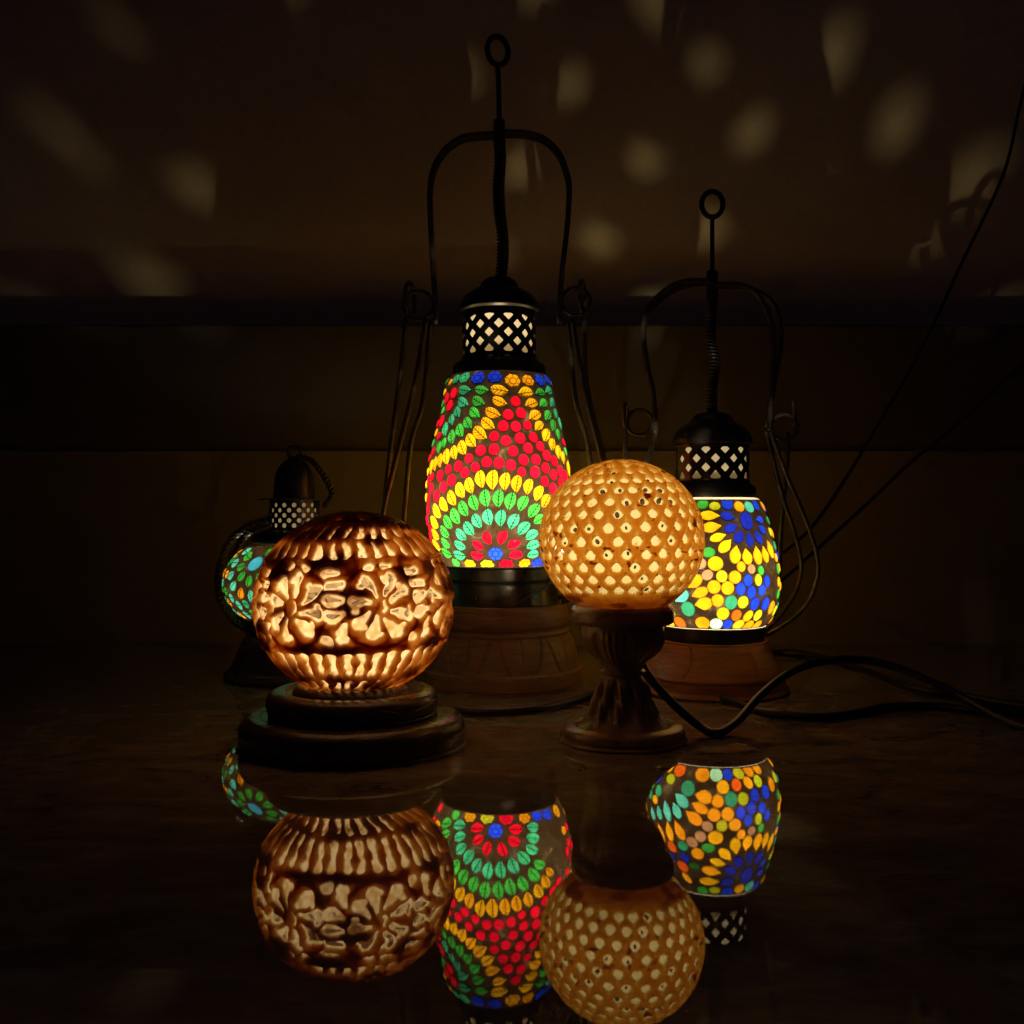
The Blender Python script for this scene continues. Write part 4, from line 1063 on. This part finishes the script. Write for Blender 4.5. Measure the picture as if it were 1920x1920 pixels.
build_carved_globe()
build_pierced_globe()
build_large_lantern()
build_medium_lantern()
build_small_lantern()

# ------------------------------------------------------------------ cables
def tab(x, y, up=.003):
    """point on the table seen at photo pixel (x, y)"""
    D = (H-up)*F/(y-960); return ((x-960)*D/F, D, up)
def air(x, y, D): return ((x-960)*D/F, D, H-(y-960)*D/F)
def cable(pts, rad, label, flat=1.0):
    c = np.mean(np.array(pts), axis=0); c[2] = 0
    P = [tuple(np.array(p)-c) for p in pts]
    v, f = tube(P, rad, 12, 14)
    o = link('power_cable', mesh(v, f), M['cable']); o.location = tuple(c)
    tag(o, label, 'cable', 'black power cables'); return o
r = .0036
cable([air(1196, 1222, .84), air(1212, 1262, .835), air(1260, 1318, .825), air(1310, 1360, .817), tab(1345, 1375, r), air(1385, 1350, .835), air(1425, 1305, .87), air(1475, 1265, .915), air(1530, 1243, .95), air(1600, 1236, .96), air(1670, 1248, .95), air(1740, 1276, .93), air(1810, 1310, .91), tab(1880, 1348, r), tab(1960, 1375, r)], r, 'black cable dipping from the goblet stand to the table, then arching up to the right')
cable([tab(1215, 1288, r), tab(1262, 1293, r), tab(1310, 1300, r), tab(1370, 1314, r), tab(1425, 1333, r), tab(1480, 1341, r), tab(1550, 1344, r), tab(1610, 1336, r), tab(1680, 1324, r), tab(1760, 1325, r), tab(1850, 1334, r), tab(1960, 1338, r)], .0034, 'black cable lying flat on the table in front of the reddish wooden base')
cable([tab(1425, 1226, r), tab(1470, 1223, r), tab(1530, 1230, r), tab(1590, 1246, r), tab(1650, 1268, r), tab(1720, 1292, r), tab(1800, 1303, r), tab(1870, 1316, r), tab(1960, 1330, r)], .0035, 'black cable leaving from behind the yellow and blue mosaic lantern, farthest back')
cable([tab(850, 1331, r), tab(900, 1335, r), tab(960, 1334, r), tab(1020, 1328, r), tab(1075, 1314, r), tab(1120, 1299, r), tab(1165, 1287, r), tab(1210, 1283, r)], .0034, 'black cable between the carved lamp base and goblet stand, before the tall lantern')
def cord(pts, label):
    c = np.mean(np.array(pts), axis=0)
    v, f = tube([tuple(np.array(p)-c) for p in pts], .0020, 10, 12)
    o = link('hanging_cord', mesh(v, f), M['cable']); o.location = tuple(c); tag(o, label, 'cord', 'thin dark cords hanging by the wall')
cord([air(1945, 60, 1.33), air(1912, 200, 1.32), air(1880, 330, 1.31), air(1800, 500, 1.30), air(1730, 650, 1.28), air(1650, 790, 1.25), air(1590, 890, 1.22), air(1525, 985, 1.18), air(1470, 1035, 1.15), air(1420, 1070, 1.13), air(1395, 1130, 1.12), tab(1390, 1268, .003)],
     'thin dark cord rising from behind the yellow and blue lantern to the top right')
cord([air(1960, 640, 1.33), air(1860, 735, 1.32), air(1790, 800, 1.30), air(1710, 865, 1.28), air(1620, 950, 1.24), air(1540, 1022, 1.2), air(1470, 1085, 1.16), air(1420, 1120, 1.14), air(1405, 1170, 1.13), tab(1400, 1266, .003)],
     'lower thin dark cord leading from behind the blue and yellow lantern to the right')
